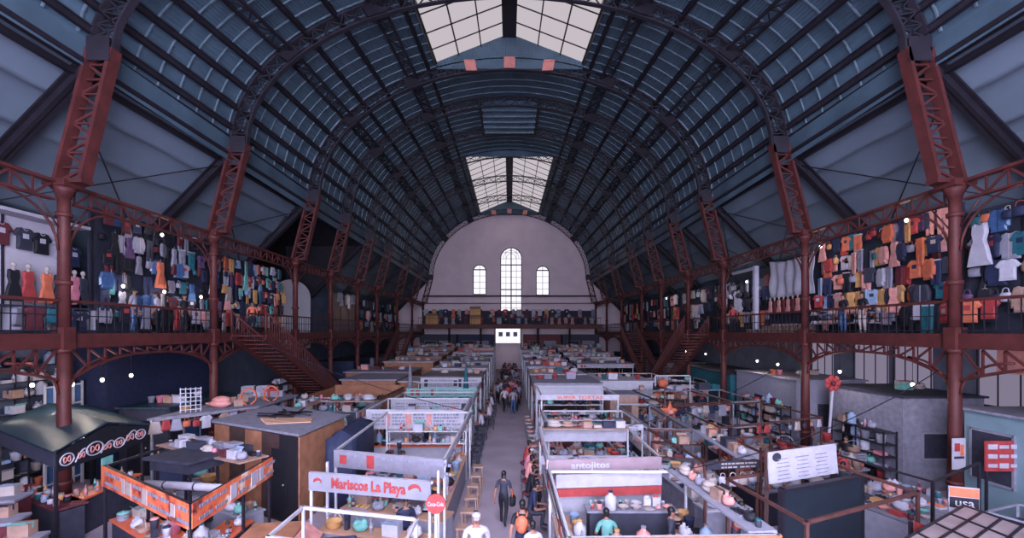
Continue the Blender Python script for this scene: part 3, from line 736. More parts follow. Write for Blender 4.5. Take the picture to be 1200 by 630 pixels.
    cap = MB(); cap.ball(H + Vector((0, .0, .068)), (.087, .098, .062), 12); cap.slab([H + Vector((-.06, -.08, .06)), H + Vector((.06, -.08, .06)), H + Vector((.045, -.17, .045)), H + Vector((-.045, -.17, .045))], .012)
    pack = MB(); cz = h + .33; pack.ball((0, .17 - ln, cz), (.16, .10, .21), 12); pack.ball((0, .24 - ln, cz - .07), (.11, .06, .1), 10)
    strap = MB()
    for s in (-1, 1): strap.tube([(s * .1, .12 - ln, cz + .17), (s * .12, -ln - .02, cz + .225), (s * .12, -.135 - ln, cz + .1), (s * .13, -.1 - ln, cz - .1), (s * .12, .1 - ln, cz - .14)], .018, 5)
    return dict(body=M.mesh('person', [skin_m, cm('white'), cm('navy'), shoe_m, eye_m]), hair=hair.mesh('hair', [hair_m]), long=long_.mesh('long_hair', [hair_m]), cap=cap.mesh('cap', [cm('white')]), pack=pack.mesh('backpack', [cm('orange')]), strap=strap.mesh('backpack_strap', [cm('orange')]), top=h + .84)
BODY = {p: make_body(p) for p in POSES}
def person(x, y, z, height, pose, rz, top, bottom, label, hair='hair', cap=None, pack=None, group=None):
    b = BODY[pose]; sc = height / 1.77 
    o = bpy.data.objects.new('person', b['body']); C.objects.link(o); o.location = (x, y, z); o.rotation_euler = (0, 0, rz); o.scale = (sc,) * 3
    tag(o, label, 'person', group)
    for i, wd in ((1, top), (2, bottom)): o.material_slots[i].link = 'OBJECT'; o.material_slots[i].material = cm(wd)
    def kid(n, me, col=None):
        k = bpy.data.objects.new(n, me); C.objects.link(k); k.parent = o
        if col: k.material_slots[0].link = 'OBJECT'; k.material_slots[0].material = cm(col)
        return k
    kid('hair' if hair == 'hair' else 'long_hair', b[hair])
    if cap: kid('cap', b['cap'], cap)
    if pack: kid('backpack', b['pack'], pack); kid('backpack_strap', b['strap'], pack)
    return o
# ================================================================ STALL KIT
SIDES = ['front', 'right', 'rear', 'left']
steel = mat('galvanised_steel', (.66,.66,.71), .35, .5, .2, 5)
alu = mat('white_frame', (.70,.68,.72), .5, 0, .12, 5)
pole_dark = mat('dark_pole', (.16,.14,.18), .5, .2, .3, 5)
pole_brown = mat('brown_pole', (.33,.20,.19), .6, 0, .3, 5)
wood = mat('plywood', (.60,.40,.31), .7, 0, .3, 3)
wood_dark = mat('dark_plywood', (.27,.19,.19), .7, 0, .35, 3)
wood_pale = mat('pale_counter_wood', (.68,.52,.44), .5, 0, .15, 3)
orange_top = mat('orange_counter', (.80,.38,.26), .45, 0, .2, 3)
tin_roof = corrugated('tin_roof', (.50,.47,.50), 'X', 6, .6, .1, .35)
tin_dark = corrugated('dark_tin_roof', (.15,.24,.30), 'X', 6, .35, .1, .3)
tin_white = corrugated('pale_tin_roof', (.74,.71,.75), 'X', 6, .6, .1, .25)
FRAMES = {'white': alu, 'dark': pole_dark, 'brown': pole_brown, 'steel': steel}
KINDS = ['bottle','bottle','jar','jar','carton','crate','basket','bowl','plate','pot','bucket','bag','bag','tray','tray','can','cloth','cup','pot','bag','blender','jug','oven','sack','fruit']
SIZE = {'bottle': .1, 'jar': .16, 'carton': .38, 'crate': .48, 'basket': .42, 'bowl': .25, 'plate': .26, 'pot': .42, 'bucket': .32, 'bag': .38, 'tray': .42, 'can': .1, 'cloth': .36, 'cup': .12, 'napkins': .18, 'blender': .2, 'jug': .3, 'oven': .55, 'sack': .5, 'fruit': .12, 'cooler': .6, 'roll': .14, 'hat': .42, 'shoes': .3}
TINT = ['white','white','cream','pale grey','grey','salmon','red','orange','navy','teal','mint','tan','mustard','maroon','charcoal','pale blue','pink','black']
NICE = {'carton': ['tan','tan','cream','white'], 'crate': ['tan','maroon','navy','grey','teal'], 'basket': ['tan','mustard','red'], 'pot': ['pale grey','grey','charcoal'], 'tray': ['pale grey','white','grey'], 'plate': ['white','cream','pale blue'], 'oven': ['charcoal','pale grey','white'], 'sack': ['cream','white','tan'], 'bag': ['white','white','cream','pale grey','black','salmon','mint'], 'fruit': ['orange','red','mustard','green'], 'blender': ['white','charcoal','red'], 'jug': ['pale blue','white'], 'cup': ['white','orange','salmon']}
def shade(kind, r): return r.choice(NICE.get(kind, TINT))
def line_goods(p, q, z, depth, inward, place, r, kinds=KINDS, fill=.8, scale=1.0, rows=2, tints=None):
    """set wares side by side along a counter; labelled by their order along it"""
    p, q = Vector((*p, 0)), Vector((*q, 0)); L = (q - p).length; d = (q - p).normalized(); n = Vector((*inward, 0)); cnt = {}
    for row in range(rows):
        s = .09
        while True:
            k = r.choice(kinds)
            if N_OF.get(k, 0) > 292: k = r.choice([x for x in ('carton', 'bag', 'crate', 'bowl', 'pot', 'tray', 'basket', 'can', 'bucket', 'cloth', 'sack') if N_OF.get(x, 0) < 292])
            w_ = SIZE[k] * scale
            if w_ > depth / rows * 1.5 and rows > 1: k = r.choice([x for x in ('bottle','jar','cup','can','bowl','napkins') if x in kinds and N_OF.get(x, 0) < 292] or [k]); w_ = SIZE[k] * scale
            if rows == 1 and w_ > depth * 1.35: k = r.choice([x for x in ('bowl','jar','can','plate','fruit','cup','bottle','napkins','jug') if N_OF.get(x, 0) < 292]); w_ = SIZE[k] * scale
            if s + w_ > L - .04: break
            if r.random() < min(.97, fill + .15):
                c = tints and r.choice(tints) or shade(k, r); c2 = r.choice(TINT)
                pos = p + d * (s + w_ / 2) + n * (depth * (row + .5) / rows); cnt[(row, k)] = cnt.get((row, k), 0) + 1
                wd = {'bag': 'plastic bag', 'can': 'tin', 'carton': 'carton', 'oven': 'countertop oven', 'napkins': 'napkin holder', 'fruit': 'round fruit', 'tray': 'food tray', 'cloth': 'folded cloth', 'jug': 'water jug'}.get(k, k)
                rw = '' if rows == 1 else ('outer row of ' if row == 0 else 'inner row of ')
                good(k, [c, c2], (pos.x, pos.y, z), math.atan2(d.y, d.x) + r.uniform(-.15, .15), scale * r.uniform(.9, 1.1) * (1 if w_ < .3 else .95), f'{c} {wd}, {ORD[cnt[(row, k)]]} along {rw}{place}', f'wares on {place}', parts=True)
            s += w_ * 1.02 + r.uniform(.0, .035)
def inset(quad):
    cx = sum(p[0] for p in quad) / 4; cy = sum(p[1] for p in quad) / 4; return Vector((cx, cy, 0))
def stall(short, label, quad, zt, frame='white', banners={}, counters={}, roof=None, walls={}, goods=.75, rows=2, seed=0, rails=True, table=None, roofgoods=0, z0=0, tints=None, kinds=KINDS, cat='stall', name='market_stall', group=None, depth=.6, gs=1.0, posts=True, notop=(), rack=None, deck=None, loft={}):
    r = random.Random(seed * 77 + 5); fm = FRAMES[frame]; cen = inset(quad)
    Q = [Vector((x, y, 0)) for x, y in quad]
    t = thing(name, label, cat, (Q[0].x, Q[0].y, z0), 0, group)
    for i in range(4):
        if not posts: break
        c = Q[i] + (cen - Q[i]).normalized() * .06
        m = MB(); m.box((c.x, c.y, z0 + zt / 2), (.055, .055, zt)); m.build('post', fm, t, world=True)
    for e in range(4):
        a, b = Q[e], Q[(e + 1) % 4]; d = (b - a).normalized(); n = Vector((-d.y, d.x, 0)); n = n if n.dot(cen - a) > 0 else -n
        up = Vector((0, 0, 1))
        if rails and e not in notop: m = MB(); m.beam(a + up * (z0 + zt - .03) + n * .04, b + up * (z0 + zt - .03) + n * .04, .05, .06); m.build('top_rail', fm, t, world=True)
        if e in banners:
            bc, h, tx, tc = (list(banners[e]) + [None, None, None])[:4]
            A, B = a - n * .012 + d * .02, b - n * .012 - d * .02; m = MB()
            m.slab([A + up * (z0 + zt - h), B + up * (z0 + zt - h), B + up * (z0 + zt + .01), A + up * (z0 + zt + .01)], .02 if (B - A).cross(up).dot(n) < 0 else -.02)
            mt = cm(bc) if isinstance(bc, str) else bc
            bo = m.build('banner', mt, t, world=True)
            # print: rows of small marks and a few coloured emblems
            L = (b - a).length; m = MB(); e2 = MB(); u = .06
            while u < .94 and not (tx and len(banners[e]) > 2):
                c = A.lerp(B, u) - n * .026
                if r.random() < .35:
                    w2 = r.uniform(.08, .16); q = c + d * w2 + up * (z0 + zt - h * .5); e2.beam(q - d * w2, q + d * w2, .012, h * r.uniform(.5, .75)); u += (2 * w2 + .08) / L; e2.build('printed_emblem', cm(tc or r.choice(['red','salmon','navy','charcoal','mustard'])), t, world=True); e2 = MB()
                else:
                    for row in range(2 if h < .5 else 4):
                        x_ = 0; 
                        while x_ < .42:
                            w2 = r.uniform(.02, .07); q = c + d * (x_ + w2) + up * (z0 + zt - h * (.25 + .5 * row / (1 if h < .5 else 3))); m.beam(q - d * w2, q + d * w2, .010, min(.07, h * .2)); x_ += 2 * w2 + .03
                    u += .52 / L; m.build('printed_text', cm('grey' if bc in ('white', 'cream', 'pale grey', 'mint') or not isinstance(bc, str) else 'cream'), t, world=True); m = MB()
            if tx:
                c = A.lerp(B, banners[e][5] if len(banners[e]) > 5 else .5) - n * .032; o = text(tx, h * .78, t, (c.x - t.location.x, c.y - t.location.y, zt - h * .5), (PI / 2, 0, math.atan2(d.y, d.x)), cm(tc or 'red'), width=L * (banners[e][4] if len(banners[e]) > 4 else .58), bold=.03)
        if e in walls:
            wc, za, zb = walls[e]; m = MB(); A, B = a + n * .07 + d * .06, b + n * .07 - d * .06
            m.beam(A + up * (z0 + (za + zb) / 2), B + up * (z0 + (za + zb) / 2), .04, zb - za); m.build('side_panel', cm(wc) if isinstance(wc, str) else wc, t, world=True)
        if e in counters:
            bc, tc_ = counters[e]; tr = .08 if e in (0, 2) else .08
            ta = depth + .1 if (e in (1, 3) and ((e - 1) % 4) in counters) else .12; tb = depth + .1 if (e in (1, 3) and ((e + 1) % 4) in counters) else .12
            A, B = a + d * ta + n * .12, b - d * tb + n * .12
            if (B - A).dot(d) < .3: continue
            c = (A + B) / 2 + n * depth / 2; ang = math.atan2(d.y, d.x); L = (B - A).length
            m = MB(); m.box((c.x, c.y, z0 + .48), (L, depth - .04, .96), ang); m.build('counter_body', cm(bc) if isinstance(bc, str) else bc, t, world=True)
            m = MB(); m.box((c.x, c.y, z0 + .98), (L + .04, depth + .06, .04), ang); m.build('counter_top', cm(tc_) if isinstance(tc_, str) else tc_, t, world=True)
            if goods: line_goods((A.x, A.y), (B.x, B.y), z0 + 1.0, depth, (n.x, n.y), f'{SIDES[e]} counter, {short}', r, kinds, goods, gs, rows, tints)
    if table:
        p, q = (Q[0] + Q[3]) / 2, (Q[1] + Q[2]) / 2; a, b = p.lerp(q, .27), p.lerp(q, .73); ang = math.atan2((b - a).y, (b - a).x); n = Vector((-math.sin(ang), math.cos(ang), 0))
        c = (a + b) / 2; m = MB(); m.box((c.x, c.y, z0 + .9), ((b - a).length, .8, .05), ang); m.build('work_table', cm(table) if isinstance(table, str) else table, t, world=True)
        m = MB()
        for k in (-1, 1):
            for j in (-1, 1): pp = c + (b - a) * .46 * k + n * .34 * j; m = MB(); m.box((pp.x, pp.y, z0 + .44), (.05, .05, .87)); m.build('table_leg', fm, t, world=True)
        if goods: line_goods((a - n * .38).to_2d(), (b - n * .38).to_2d(), z0 + .925, .76, (n.x, n.y), f'middle table, {short}', r, kinds, goods, gs, 2, tints)
    if rack is not None:
        e = rack; a, b = Q[e], Q[(e + 1) % 4]; d = (b - a).normalized(); n = Vector((-d.y, d.x, 0)); n = n if n.dot(cen - a) > 0 else -n; ang = math.atan2(d.y, d.x)
        A, B = a + d * .15 + n * .10, b - d * .15 + n * .10
        for z in (1.42, 1.86):
            c = (A + B) / 2 + n * .17; m = MB(); m.box((c.x, c.y, z0 + z - .015), ((B - A).length, .34, .03), ang); m.build('rack_shelf', fm, t, world=True)
            line_goods(A.to_2d(), B.to_2d(), z0 + z, .34, (n.x, n.y), f'{"lower" if z < 1.6 else "upper"} rack of {short}', r, ['bottle', 'jar', 'can', 'bag', 'carton', 'cup', 'cloth', 'bowl', 'plate', 'napkins'], .8, gs * .95, 1, tints)
        for q in (A, B):
            for k in (.02, .32): m = MB(); p = q + n * k; m.box((p.x, p.y, z0 + .93), (.035, .035, 1.86)); m.build('rack_post', fm, t, world=True)
    if deck:
        dz, nr, dm = deck; k_ = .0; P4 = [q + (cen - q).normalized() * ((depth + .2) * 1.35 if counters else .2) for q in Q]
        m = MB(); m.prism([(p.x, p.y) for p in P4], z0 + dz - .05, z0 + dz); m.build('display_deck', cm(dm) if isinstance(dm, str) else dm, t, world=True)
        m = MB(); m.prism([((p + (cen - p) * .06).x, (p + (cen - p) * .06).y) for p in P4], z0 + 0, z0 + dz - .05); m.build('deck_base', cm('charcoal'), t, world=True)
        for j in range(nr):
            u = j / nr; a, b = P4[0].lerp(P4[3], u), P4[1].lerp(P4[2], u); d = (b - a).normalized(); L3 = (P4[3] - P4[0]).length / nr
            line_goods(a.to_2d(), b.to_2d(), z0 + dz, L3, (-d.y, d.x), f'{ORD[j + 1]} deck row, {short}', r, kinds, max(goods, .8), gs, 1, tints)
    for e, ld in loft.items():
        a, b = Q[e], Q[(e + 1) % 4]; d = (b - a).normalized(); n = Vector((-d.y, d.x, 0)); n = n if n.dot(cen - a) > 0 else -n; ang = math.atan2(d.y, d.x)
        tr = .1 + (ld if ((e - 1) % 4) in loft and e in (1, 3) else 0); tb = .1 + (ld if ((e + 1) % 4) in loft and e in (1, 3) else 0)
        A, B = a + d * tr, b - d * tb; c = (A + B) / 2 + n * (ld / 2 + .02); m = MB(); m.box((c.x, c.y, z0 + zt + .02), ((B - A).length, ld, .035), ang); m.build('loft_board', cm(r.choice(['grey', 'pale grey', 'grey', 'tan'])), t, world=True)
        line_goods(A.to_2d(), B.to_2d(), z0 + zt + .0375, ld, (n.x, n.y), f'{SIDES[e]} loft board of {short}', r, ['carton', 'bag', 'crate', 'bag', 'sack', 'cloth', 'tray', 'carton', 'pot', 'oven', 'bowl', 'jar'], .85, gs * .85, 1 if ld < .7 else 2, tints)
    if roof:
        rc, th, ov, rise = roof; up = Vector((0, 0, 1)); m = MB()
        cs = [p + (p - cen).normalized() * ov for p in Q]
        if rise < 0:   # tilted: rear edge lower
            zz = [z0 + zt, z0 + zt, z0 + zt + rise, z0 + zt + rise]
        else: zz = [z0 + zt] * 4
        m.slab([c + up * z for c, z in zip(cs, zz)], th) if True else None
        ro = m.build('roof', cm(rc) if isinstance(rc, str) else rc, t, world=True)
        if rise > 0:
            m = MB(); a, b = (cs[0] + cs[3]) / 2 + up * (z0 + zt + rise), (cs[1] + cs[2]) / 2 + up * (z0 + zt + rise); k = up * (z0 + zt + th)
            m.slab([cs[0] + k, cs[1] + k, b, a], .03); m.slab([a, b, cs[2] + k, cs[3] + k], .03); m.build('ridge_sheet', cm(rc) if isinstance(rc, str) else rc, t, world=True)
        if roofgoods and rise == 0:
            for row in range(roofgoods):
                u = (row + .6) / (roofgoods + .3); a, b = cs[0].lerp(cs[3], u), cs[1].lerp(cs[2], u); d = (b - a).normalized()
                line_goods((a + d * .15).to_2d(), (b - d * .15).to_2d(), z0 + zt + th, .5, (-d.y, d.x), f'{ORD[row + 1]} row atop {short}', r, ['carton','crate','bag','sack','bucket','cooler','carton','bag','basket'], .42, 1.0, 1, tints)
    return t
def cabin(short, label, quad, zt, wall, roofm, doors={}, windows={}, panels={}, over=.12, name='market_cabin', roofgoods=0, seed=0, group=None, trimc=None):
    """closed booth: four wall panels, roof, doors and windows by edge"""
    Q = [Vector((x, y, 0)) for x, y in quad]; cen = inset(quad); up = Vector((0, 0, 1)); r = random.Random(seed)
    t = thing(name, label, 'booth', (Q[0].x, Q[0].y, 0), 0, group); wm = cm(wall) if isinstance(wall, str) else wall
    for e in range(4):
        a, b = Q[e], Q[(e + 1) % 4]; d = (b - a).normalized(); n = Vector((-d.y, d.x, 0)); n = n if n.dot(cen - a) > 0 else -n; L = (b - a).length
        m = MB(); m.beam(a + n * .03 + d * .03 + up * zt / 2, b + n * .03 - d * .03 + up * zt / 2, .06, zt); w_ = m.build('wall_panel', wm, t, world=True)
        ang = math.atan2(d.y, d.x)
        for (u, wd_, z0, z1, col) in doors.get(e, []) :
            c = a.lerp(b, u) - n * .02; m = MB(); m.box((c.x, c.y, (z0 + z1) / 2), (wd_, .06, z1 - z0), ang); m.build('door', cm(col), t, world=True)
            m = MB(); c2 = c - n * .05 + d * wd_ * .4; m.ball((c2.x, c2.y, (z0 + z1) / 2), .03, 6); m.build('door_knob', steel, t, world=True)
        for (u, wd_, z0, z1, col) in windows.get(e, []):
            c = a.lerp(b, u) - n * .01; m = MB(); m.box((c.x, c.y, (z0 + z1) / 2), (wd_, .05, z1 - z0), ang); m.build('window_pane', cm(col, .2), t, world=True)
            m = MB(); c = a.lerp(b, u) - n * .03
            for k in (-1, 1): m.box((c.x + d.x * k * wd_ / 2, c.y + d.y * k * wd_ / 2, (z0 + z1) / 2), (.06, .06, z1 - z0 + .06), ang); m.box((c.x, c.y, (z0 + z1) / 2 + k * (z1 - z0) / 2), (wd_, .06, .06), ang)
            m.build('window_surround', cm(trimc or 'pale grey'), t, world=True)
        if e in panels:
            cs = panels[e]; k = len(cs)
            for j, pc in enumerate(cs):
                c = a.lerp(b, (j + .5) / k) - n * .015; m = MB(); m.box((c.x, c.y, zt / 2), (L / k - .03, .03, zt - .08), ang); m.build('plywood_panel', pc, t, world=True)
    m = MB(); cs = [p + (p - cen).normalized() * over for p in Q]; m.slab([c + up * zt for c in cs], .07); m.build('roof', cm(roofm) if isinstance(roofm, str) else roofm, t, world=True)
    for row in range(roofgoods):
        u = (row + .5) / (roofgoods + .2); a, b = cs[0].lerp(cs[3], u), cs[1].lerp(cs[2], u); d = (b - a).normalized()
        line_goods((a + d * .2).to_2d(), (b - d * .2).to_2d(), zt + .07, .5, (-d.y, d.x), f'{ORD[row + 1]} row atop {short}', r, ['carton','crate','bag','sack','bucket','cooler','carton'], .4, 1.0, 1)
    return t
def bulb(x, y, z, ztop, label, power=14, col=(1.0,.86,.74)):
    t = thing('hanging_bulb', label, 'lamp', (x, y, z), 0, 'hanging bulbs')
    m = MB(); m.tube([(0, 0, .12), (0, 0, ztop - z)], .008, 5); m.build('cord', pole_dark, t)
    m = MB(); m.lathe([(.03, .05), (.03, .13)], 8); m.build('socket', pole_dark, t)
    m = MB(); m.ball((0, 0, 0), (.055, .055, .07), 10); m.build('glass_bulb', glow('bulb_glow', (1, .93, .86), 6), t)
    l = bpy.data.lights.new('bulb_light', 'POINT'); l.energy = power; l.color = col; l.shadow_soft_size = .06
    lo = bpy.data.objects.new('bulb_light', l); C.objects.link(lo); lo.parent = t; lo.location = (0, 0, -.14)
# ================================================================ FRONT LEFT
# green tin-roofed kiosk with scrawled sign boards
F_, R_, B_, L_ = (-11.2, 10.9), (-11.55, 14.2), (-15.2, 16.2), (-14.6, 12.5)
t = thing('tin_kiosk', 'open kiosk under a dark green gabled tin roof with scrawled signs and orange counter', 'kiosk', (-11.2, 10.9, 0))
up = Vector((0, 0, 1)); kq = [Vector((*p, 0)) for p in (F_, R_, B_, L_)]; kc = sum(kq, Vector()) / 4; ze = [2.5, 2.5, 2.75, 2.8]
ra = (kq[0] + kq[1]) / 2 + up * 2.9; rb = (kq[2] + kq[3]) / 2 + up * 3.15
m = MB(); m.slab([kq[3] + up * ze[3], kq[0] + up * ze[0], ra, rb], .04); m.slab([ra, kq[1] + up * ze[1], kq[2] + up * ze[2], rb], .04)
m.build('tin_roof', tin_dark, t, world=True)
m = MB()
for p, z in zip(kq, ze): m2 = MB(); q = p + (kc - p) * .09; m2.box((q.x, q.y, z / 2 - .03), (.06, .06, z - .06)); m2.build('post', pole_dark, t, world=True)
for e, nm in ((0, 'sign_board'),):
    a, b = kq[0].lerp(kc, .05), kq[1].lerp(kc, .05); m = MB(); m.slab([a + up * 2.0, b + up * 2.0, b + up * 2.46, (a + b) / 2 + up * 2.82, a + up * 2.46], .04); sb = m.build('sign_board', cm('black'), t, world=True)
    m = MB(); rr = random.Random(4); d = (b - a); nn = Vector((d.y, -d.x, 0)).normalized()
    for k in range(7):
        c = a + d * (.09 + k * .137) + up * (2.24 + rr.uniform(-.02, .06)) + nn * .05; w_, h_ = rr.uniform(.19, .3), rr.uniform(.12, .19)
        m.tube([c + d.normalized() * w_ * math.cos(u * 1.0) + up * h_ * math.sin(u * (1 + (k % 2) * .5)) for u in [2 * PI * j / 18 for j in range(19)]], .02, 5)
        m.tube([c + d.normalized() * w_ * .5 * math.cos(u) + up * h_ * .5 * math.sin(u * 2) for u in [2 * PI * j / 18 for j in range(19)]], .016, 5, 1)
    m.build('scrawled_lettering', [cm('white'), cm('salmon')], t, world=True)
a, b = kq[3].lerp(kc, .06), kq[0].lerp(kc, .06); m = MB(); m.slab([a + up * 2.35, b + up * 2.1, b + up * 2.46, a + up * 2.72], .03); m.build('side_fascia', cm('charcoal'), t, world=True)
for (a, b, nm) in ((kq[3].lerp(kc, .1), kq[0].lerp(kc, .1), 'left'), (kq[0].lerp(kc, .1), kq[1].lerp(kc, .1), 'right')):
    d = (b - a).normalized(); n = Vector((-d.y, d.x, 0)); c = (a + b) / 2 + n * .3; ang = math.atan2(d.y, d.x); L = (b - a).length - (.75 if nm == 'right' else .1); c += d * (.3 if nm == 'right' else 0)
    m = MB(); m.box((c.x, c.y, .46), (L, .55, .92), ang); m.build('counter_body', cm('charcoal'), t, world=True)
    m = MB(); m.box((c.x, c.y, .98), (L + .05, .68, .05), ang); m.build('counter_top', orange_top if nm == 'right' else cm('maroon'), t, world=True)
    line_goods((a + d * .9).to_2d(), (b - d * .1).to_2d(), 1.005, .5, (n.x, n.y), f'{nm} counter of the green tin kiosk', random.Random(5), ['plate', 'tray', 'jar', 'pot', 'bottle'], .5)
m = MB(); c = kq[0].lerp(kq[1], .45) ; m.slab([c + Vector((.05, -.1, 1.72)), c + Vector((.02, .28, 1.72)), c + Vector((.02, .28, 1.98)), c + Vector((.05, -.1, 1.98))], .02)
m.build('teal_card', cm('mint'), t, world=True)
bulb(-13, 13.6, 2.2, 2.9, 'bare bulb hanging inside the green tin kiosk', 20)

# orange-bannered grill stall, skewed plan
printed_orange = mat('printed_orange_cloth', (.78,.36,.24), .6, 0, .5, 2.2)
_r = [n for n in printed_orange.node_tree.nodes if n.type == 'VALTORGB'][0].color_ramp
_r.elements[0].position = .34; _r.elements[0].color = (*lin((.25,.12,.14)), 1); _r.elements[1].position = .46; _r.elements[1].color = (*lin((.80,.36,.24)), 1)
_e = _r.elements.new(.60); _e.color = (*lin((.84,.46,.30)), 1); _e = _r.elements.new(.66); _e.color = (*lin((.86,.78,.74)), 1)
og = [(-9.72, 10.6), (-5.9, 8.2), (-6.05, 11.3), (-9.6, 13.1)]
stall('orange-bannered stall', 'open grill stall ringed by orange printed banners, with orange counters', og, 2.3, 'dark', {0: (printed_orange, .46, None, 'cream'), 1: (printed_orange, .46, None, 'white')}, {0: ('charcoal', orange_top), 1: ('charcoal', orange_top), 2: ('pale grey', 'pale grey'), 3: ('pale grey', steel)}, None, goods=.55, seed=3, gs=.9, loft={2: .75})
t = thing('grill_hood', 'dark square extractor hood standing on legs inside the orange-bannered stall', 'grill', (-8.15, 11.25, 0), -.3)
m = MB(); m.box((0, 0, 2.36), (1.5, 1.15, .07)); m.box((0, 0, 2.2), (1.3, .95, .26), 0, 0, .98); m.build('hood', cm('charcoal', .4), t)
m = MB(); m.box((0, 0, .85), (1.2, .8, .28)); m.build('grill_body', cm('black', .4), t)
m = MB()
for a in (-1, 1):
    for b in (-1, 1): q = MB(); q.box((a * .55, b * .36, 1.08), (.05, .05, 2.16)); q.build('leg', pole_dark, t)
for k, (px, py) in enumerate([(-7.3, 9.75), (-7.0, 9.6), (-6.7, 9.45)]):
    pass
t = thing('awning_roll', 'long white rolled awning lying behind the orange banners', 'roll', (-7.3, 10.3, 1.9), -.15)
m = MB(); m.tube([(-1.3, 0, 0), (1.3, 0, .0)], .09, 12); m.build('cloth_roll', cm('white'), t)
m = MB()
for k in (-.8, 0, .8): m.tube([(k, 0, 0), (k + .04, 0, 0)], .097, 12)
m.build('tie_band', cm('charcoal'), t)
m = MB(); m.beam((-1.25, 0, -1.9), (-1.25, 0, -.05), .05, .05); m.beam((1.25, 0, -1.9), (1.25, 0, -.05), .05, .05); m.build('prop', pole_dark, t)

# brown plywood booth with planks on the roof
bq = [(-9.55, 14.4), (-5.95, 12.5), (-5.75, 15.4), (-9.2, 17.3)]
cabin('the plywood booth', 'closed brown plywood booth with planks lying on its flat roof', bq, 2.55, wood_dark, cm('grey'), doors={0: [(.80, .62, .1, 2.1, 'black')]}, panels={0: [wood, wood_dark, wood, wood_dark, mat('black_board', (.12,.11,.14), .6)], 1: [wood]}, over=.1, name='plywood_booth')
for k in range(5):
    o = MB().box((0, 0, .02), (1.3 + .1 * k, .12, .035)).build('plank', wood_pale, None, (-6.9 - .1 * k, 13.9 + k * .17, 2.625)); o.rotation_euler.z = .25 - .06 * k
    tag(o, f'loose pale plank on the plywood booth roof, {ORD[k + 1]} from its front edge', 'plank', 'loose planks')
rr = random.Random(9)
for k in range(4):
    o = MB(); pts = [(rr.uniform(-.7, .7), rr.uniform(-.3, .3), .04 + .03 * j) for j in range(6)]; o.tube(pts, .025, 6)
    ob = o.build('scrap_hose', pole_dark, None, (-7.6 + k * .1, 14.6 + .25 * k, 2.625)); tag(ob, f'dark tangled hose scrap on plywood booth roof, {ORD[k + 1]} in the heap', 'hose', 'hose scraps')
tq = [(-5.55, 13.4), (-4.75, 13.6), (-4.9, 16.0), (-5.6, 15.8)]
o = MB(); 
rows = []
for j in range(9):
    rows.append([(lerp(lerp(tq[0][0], tq[3][0], j / 8), lerp(tq[1][0], tq[2][0], j / 8), k / 8), lerp(lerp(tq[0][1], tq[3][1], j / 8), lerp(tq[1][1], tq[2][1], j / 8), k / 8), 2.45 - .06 * abs(k - 4) - .05 * math.sin(j * 2 + k)) for k in range(9)])
o.sheet(rows); rows2 = [[(p[0], p[1], p[2] * f) for p in [r[-1] for r in rows]] for f in (1, .7, .4, .006)]; o.sheet(rows2)
rows3 = [[(p[0], p[1], p[2] * f) for p in rows[0]] for f in (.006, .4, .7, 1)]; o.sheet(rows3)
ob = o.build('tarpaulin', cm('navy'), None, solid=.02); tag(ob, 'dark navy tarpaulin draped over a frame beside the plywood booth', 'tarpaulin')

# furniture and boxes along the very front left
t = thing('metal_table', 'grey sheet metal worktable in front of the orange-bannered stall', 'table', (-8.9, 8.75, 0), -.56)
m = MB(); m.box((0, 0, .92), (2.1, 1.1, .05)); m.build('table_top', steel, t)
for a in (-1, 1):
    for b in (-1, 1): q = MB(); q.box((a * .95, b * .45, .45), (.06, .06, .89)); q.build('leg', pole_dark, t)
line_goods((-9.9, 8.9), (-8.4, 7.96), .945, .8, (.53, .85), 'the grey metal worktable', random.Random(21), ['tray', 'pot', 'cloth', 'bowl', 'carton'], .55)
for k, (x, y, wd, dp, h, c, lb) in enumerate([(-11.6, 10.1, .75, .6, 1.15, 'maroon', 'dark red chest freezer with grey lid before the green tin kiosk'), (-10.35, 9.35, .7, .6, 1.05, 'grey', 'grey upright chest cabinet between red chest and metal worktable'), (-11.3, 8.75, .9, .7, .95, 'charcoal', 'dark chest with pale lid at the very front left corner'), (-12.4, 10.9, .7, .6, 1.35, 'maroon', 'tall dark red cabinet at the extreme left, with mint card')]):
    t = thing('storage_chest', lb, 'chest', (x, y, 0), .3)
    m = MB(); m.box((0, 0, h / 2), (wd, dp, h)); m.build('chest_body', cm(c), t, bevel=.02); m = MB(); m.box((0, 0, h + .04), (wd + .05, dp + .05, .08)); m.build('lid', cm('pale grey' if k != 1 else 'grey'), t, bevel=.02)
    m = MB(); m.tube([(-.12, -dp / 2 - .04, h - .08), (.12, -dp / 2 - .04, h - .08)], .015, 6); m.build('handle', steel, t)
    if k == 3: m = MB(); m.box((.05, -dp / 2 - .012, 1.0), (.38, .015, .42)); m.build('mint_card', cm('mint'), t); m = MB(); m.lathe([(.16, -.01), (.16, .01)], 14, (0, 0, 0)); 
    line_goods((x - .3, y - .1), (x + .35, y + .1), h + .08, .4, (-.3, .95), ['the dark red chest', 'the grey cabinet', 'the front corner chest', 'the tall red cabinet'][k], random.Random(k + 60), ['cloth', 'carton', 'bowl'], .7, 1, 1)
t = thing('board_box', 'brown hinged board box with an open flap beside the orange stall', 'box', (-5.0, 9.35, 0), .12)
m = MB(); m.box((0, 0, .62), (1.0, .8, 1.24)); m.build('box_body', cm('maroon'), t); m = MB(); m.box((0, 0, 1.27), (1.08, .9, .05)); m.build('lid', wood, t)
m = MB(); m.slab([(.54, -.45, 1.25), (.9, -.40, 1.0), (.9, .4, 1.0), (.54, .45, 1.25)], .03); m.build('flap', cm('salmon'), t)

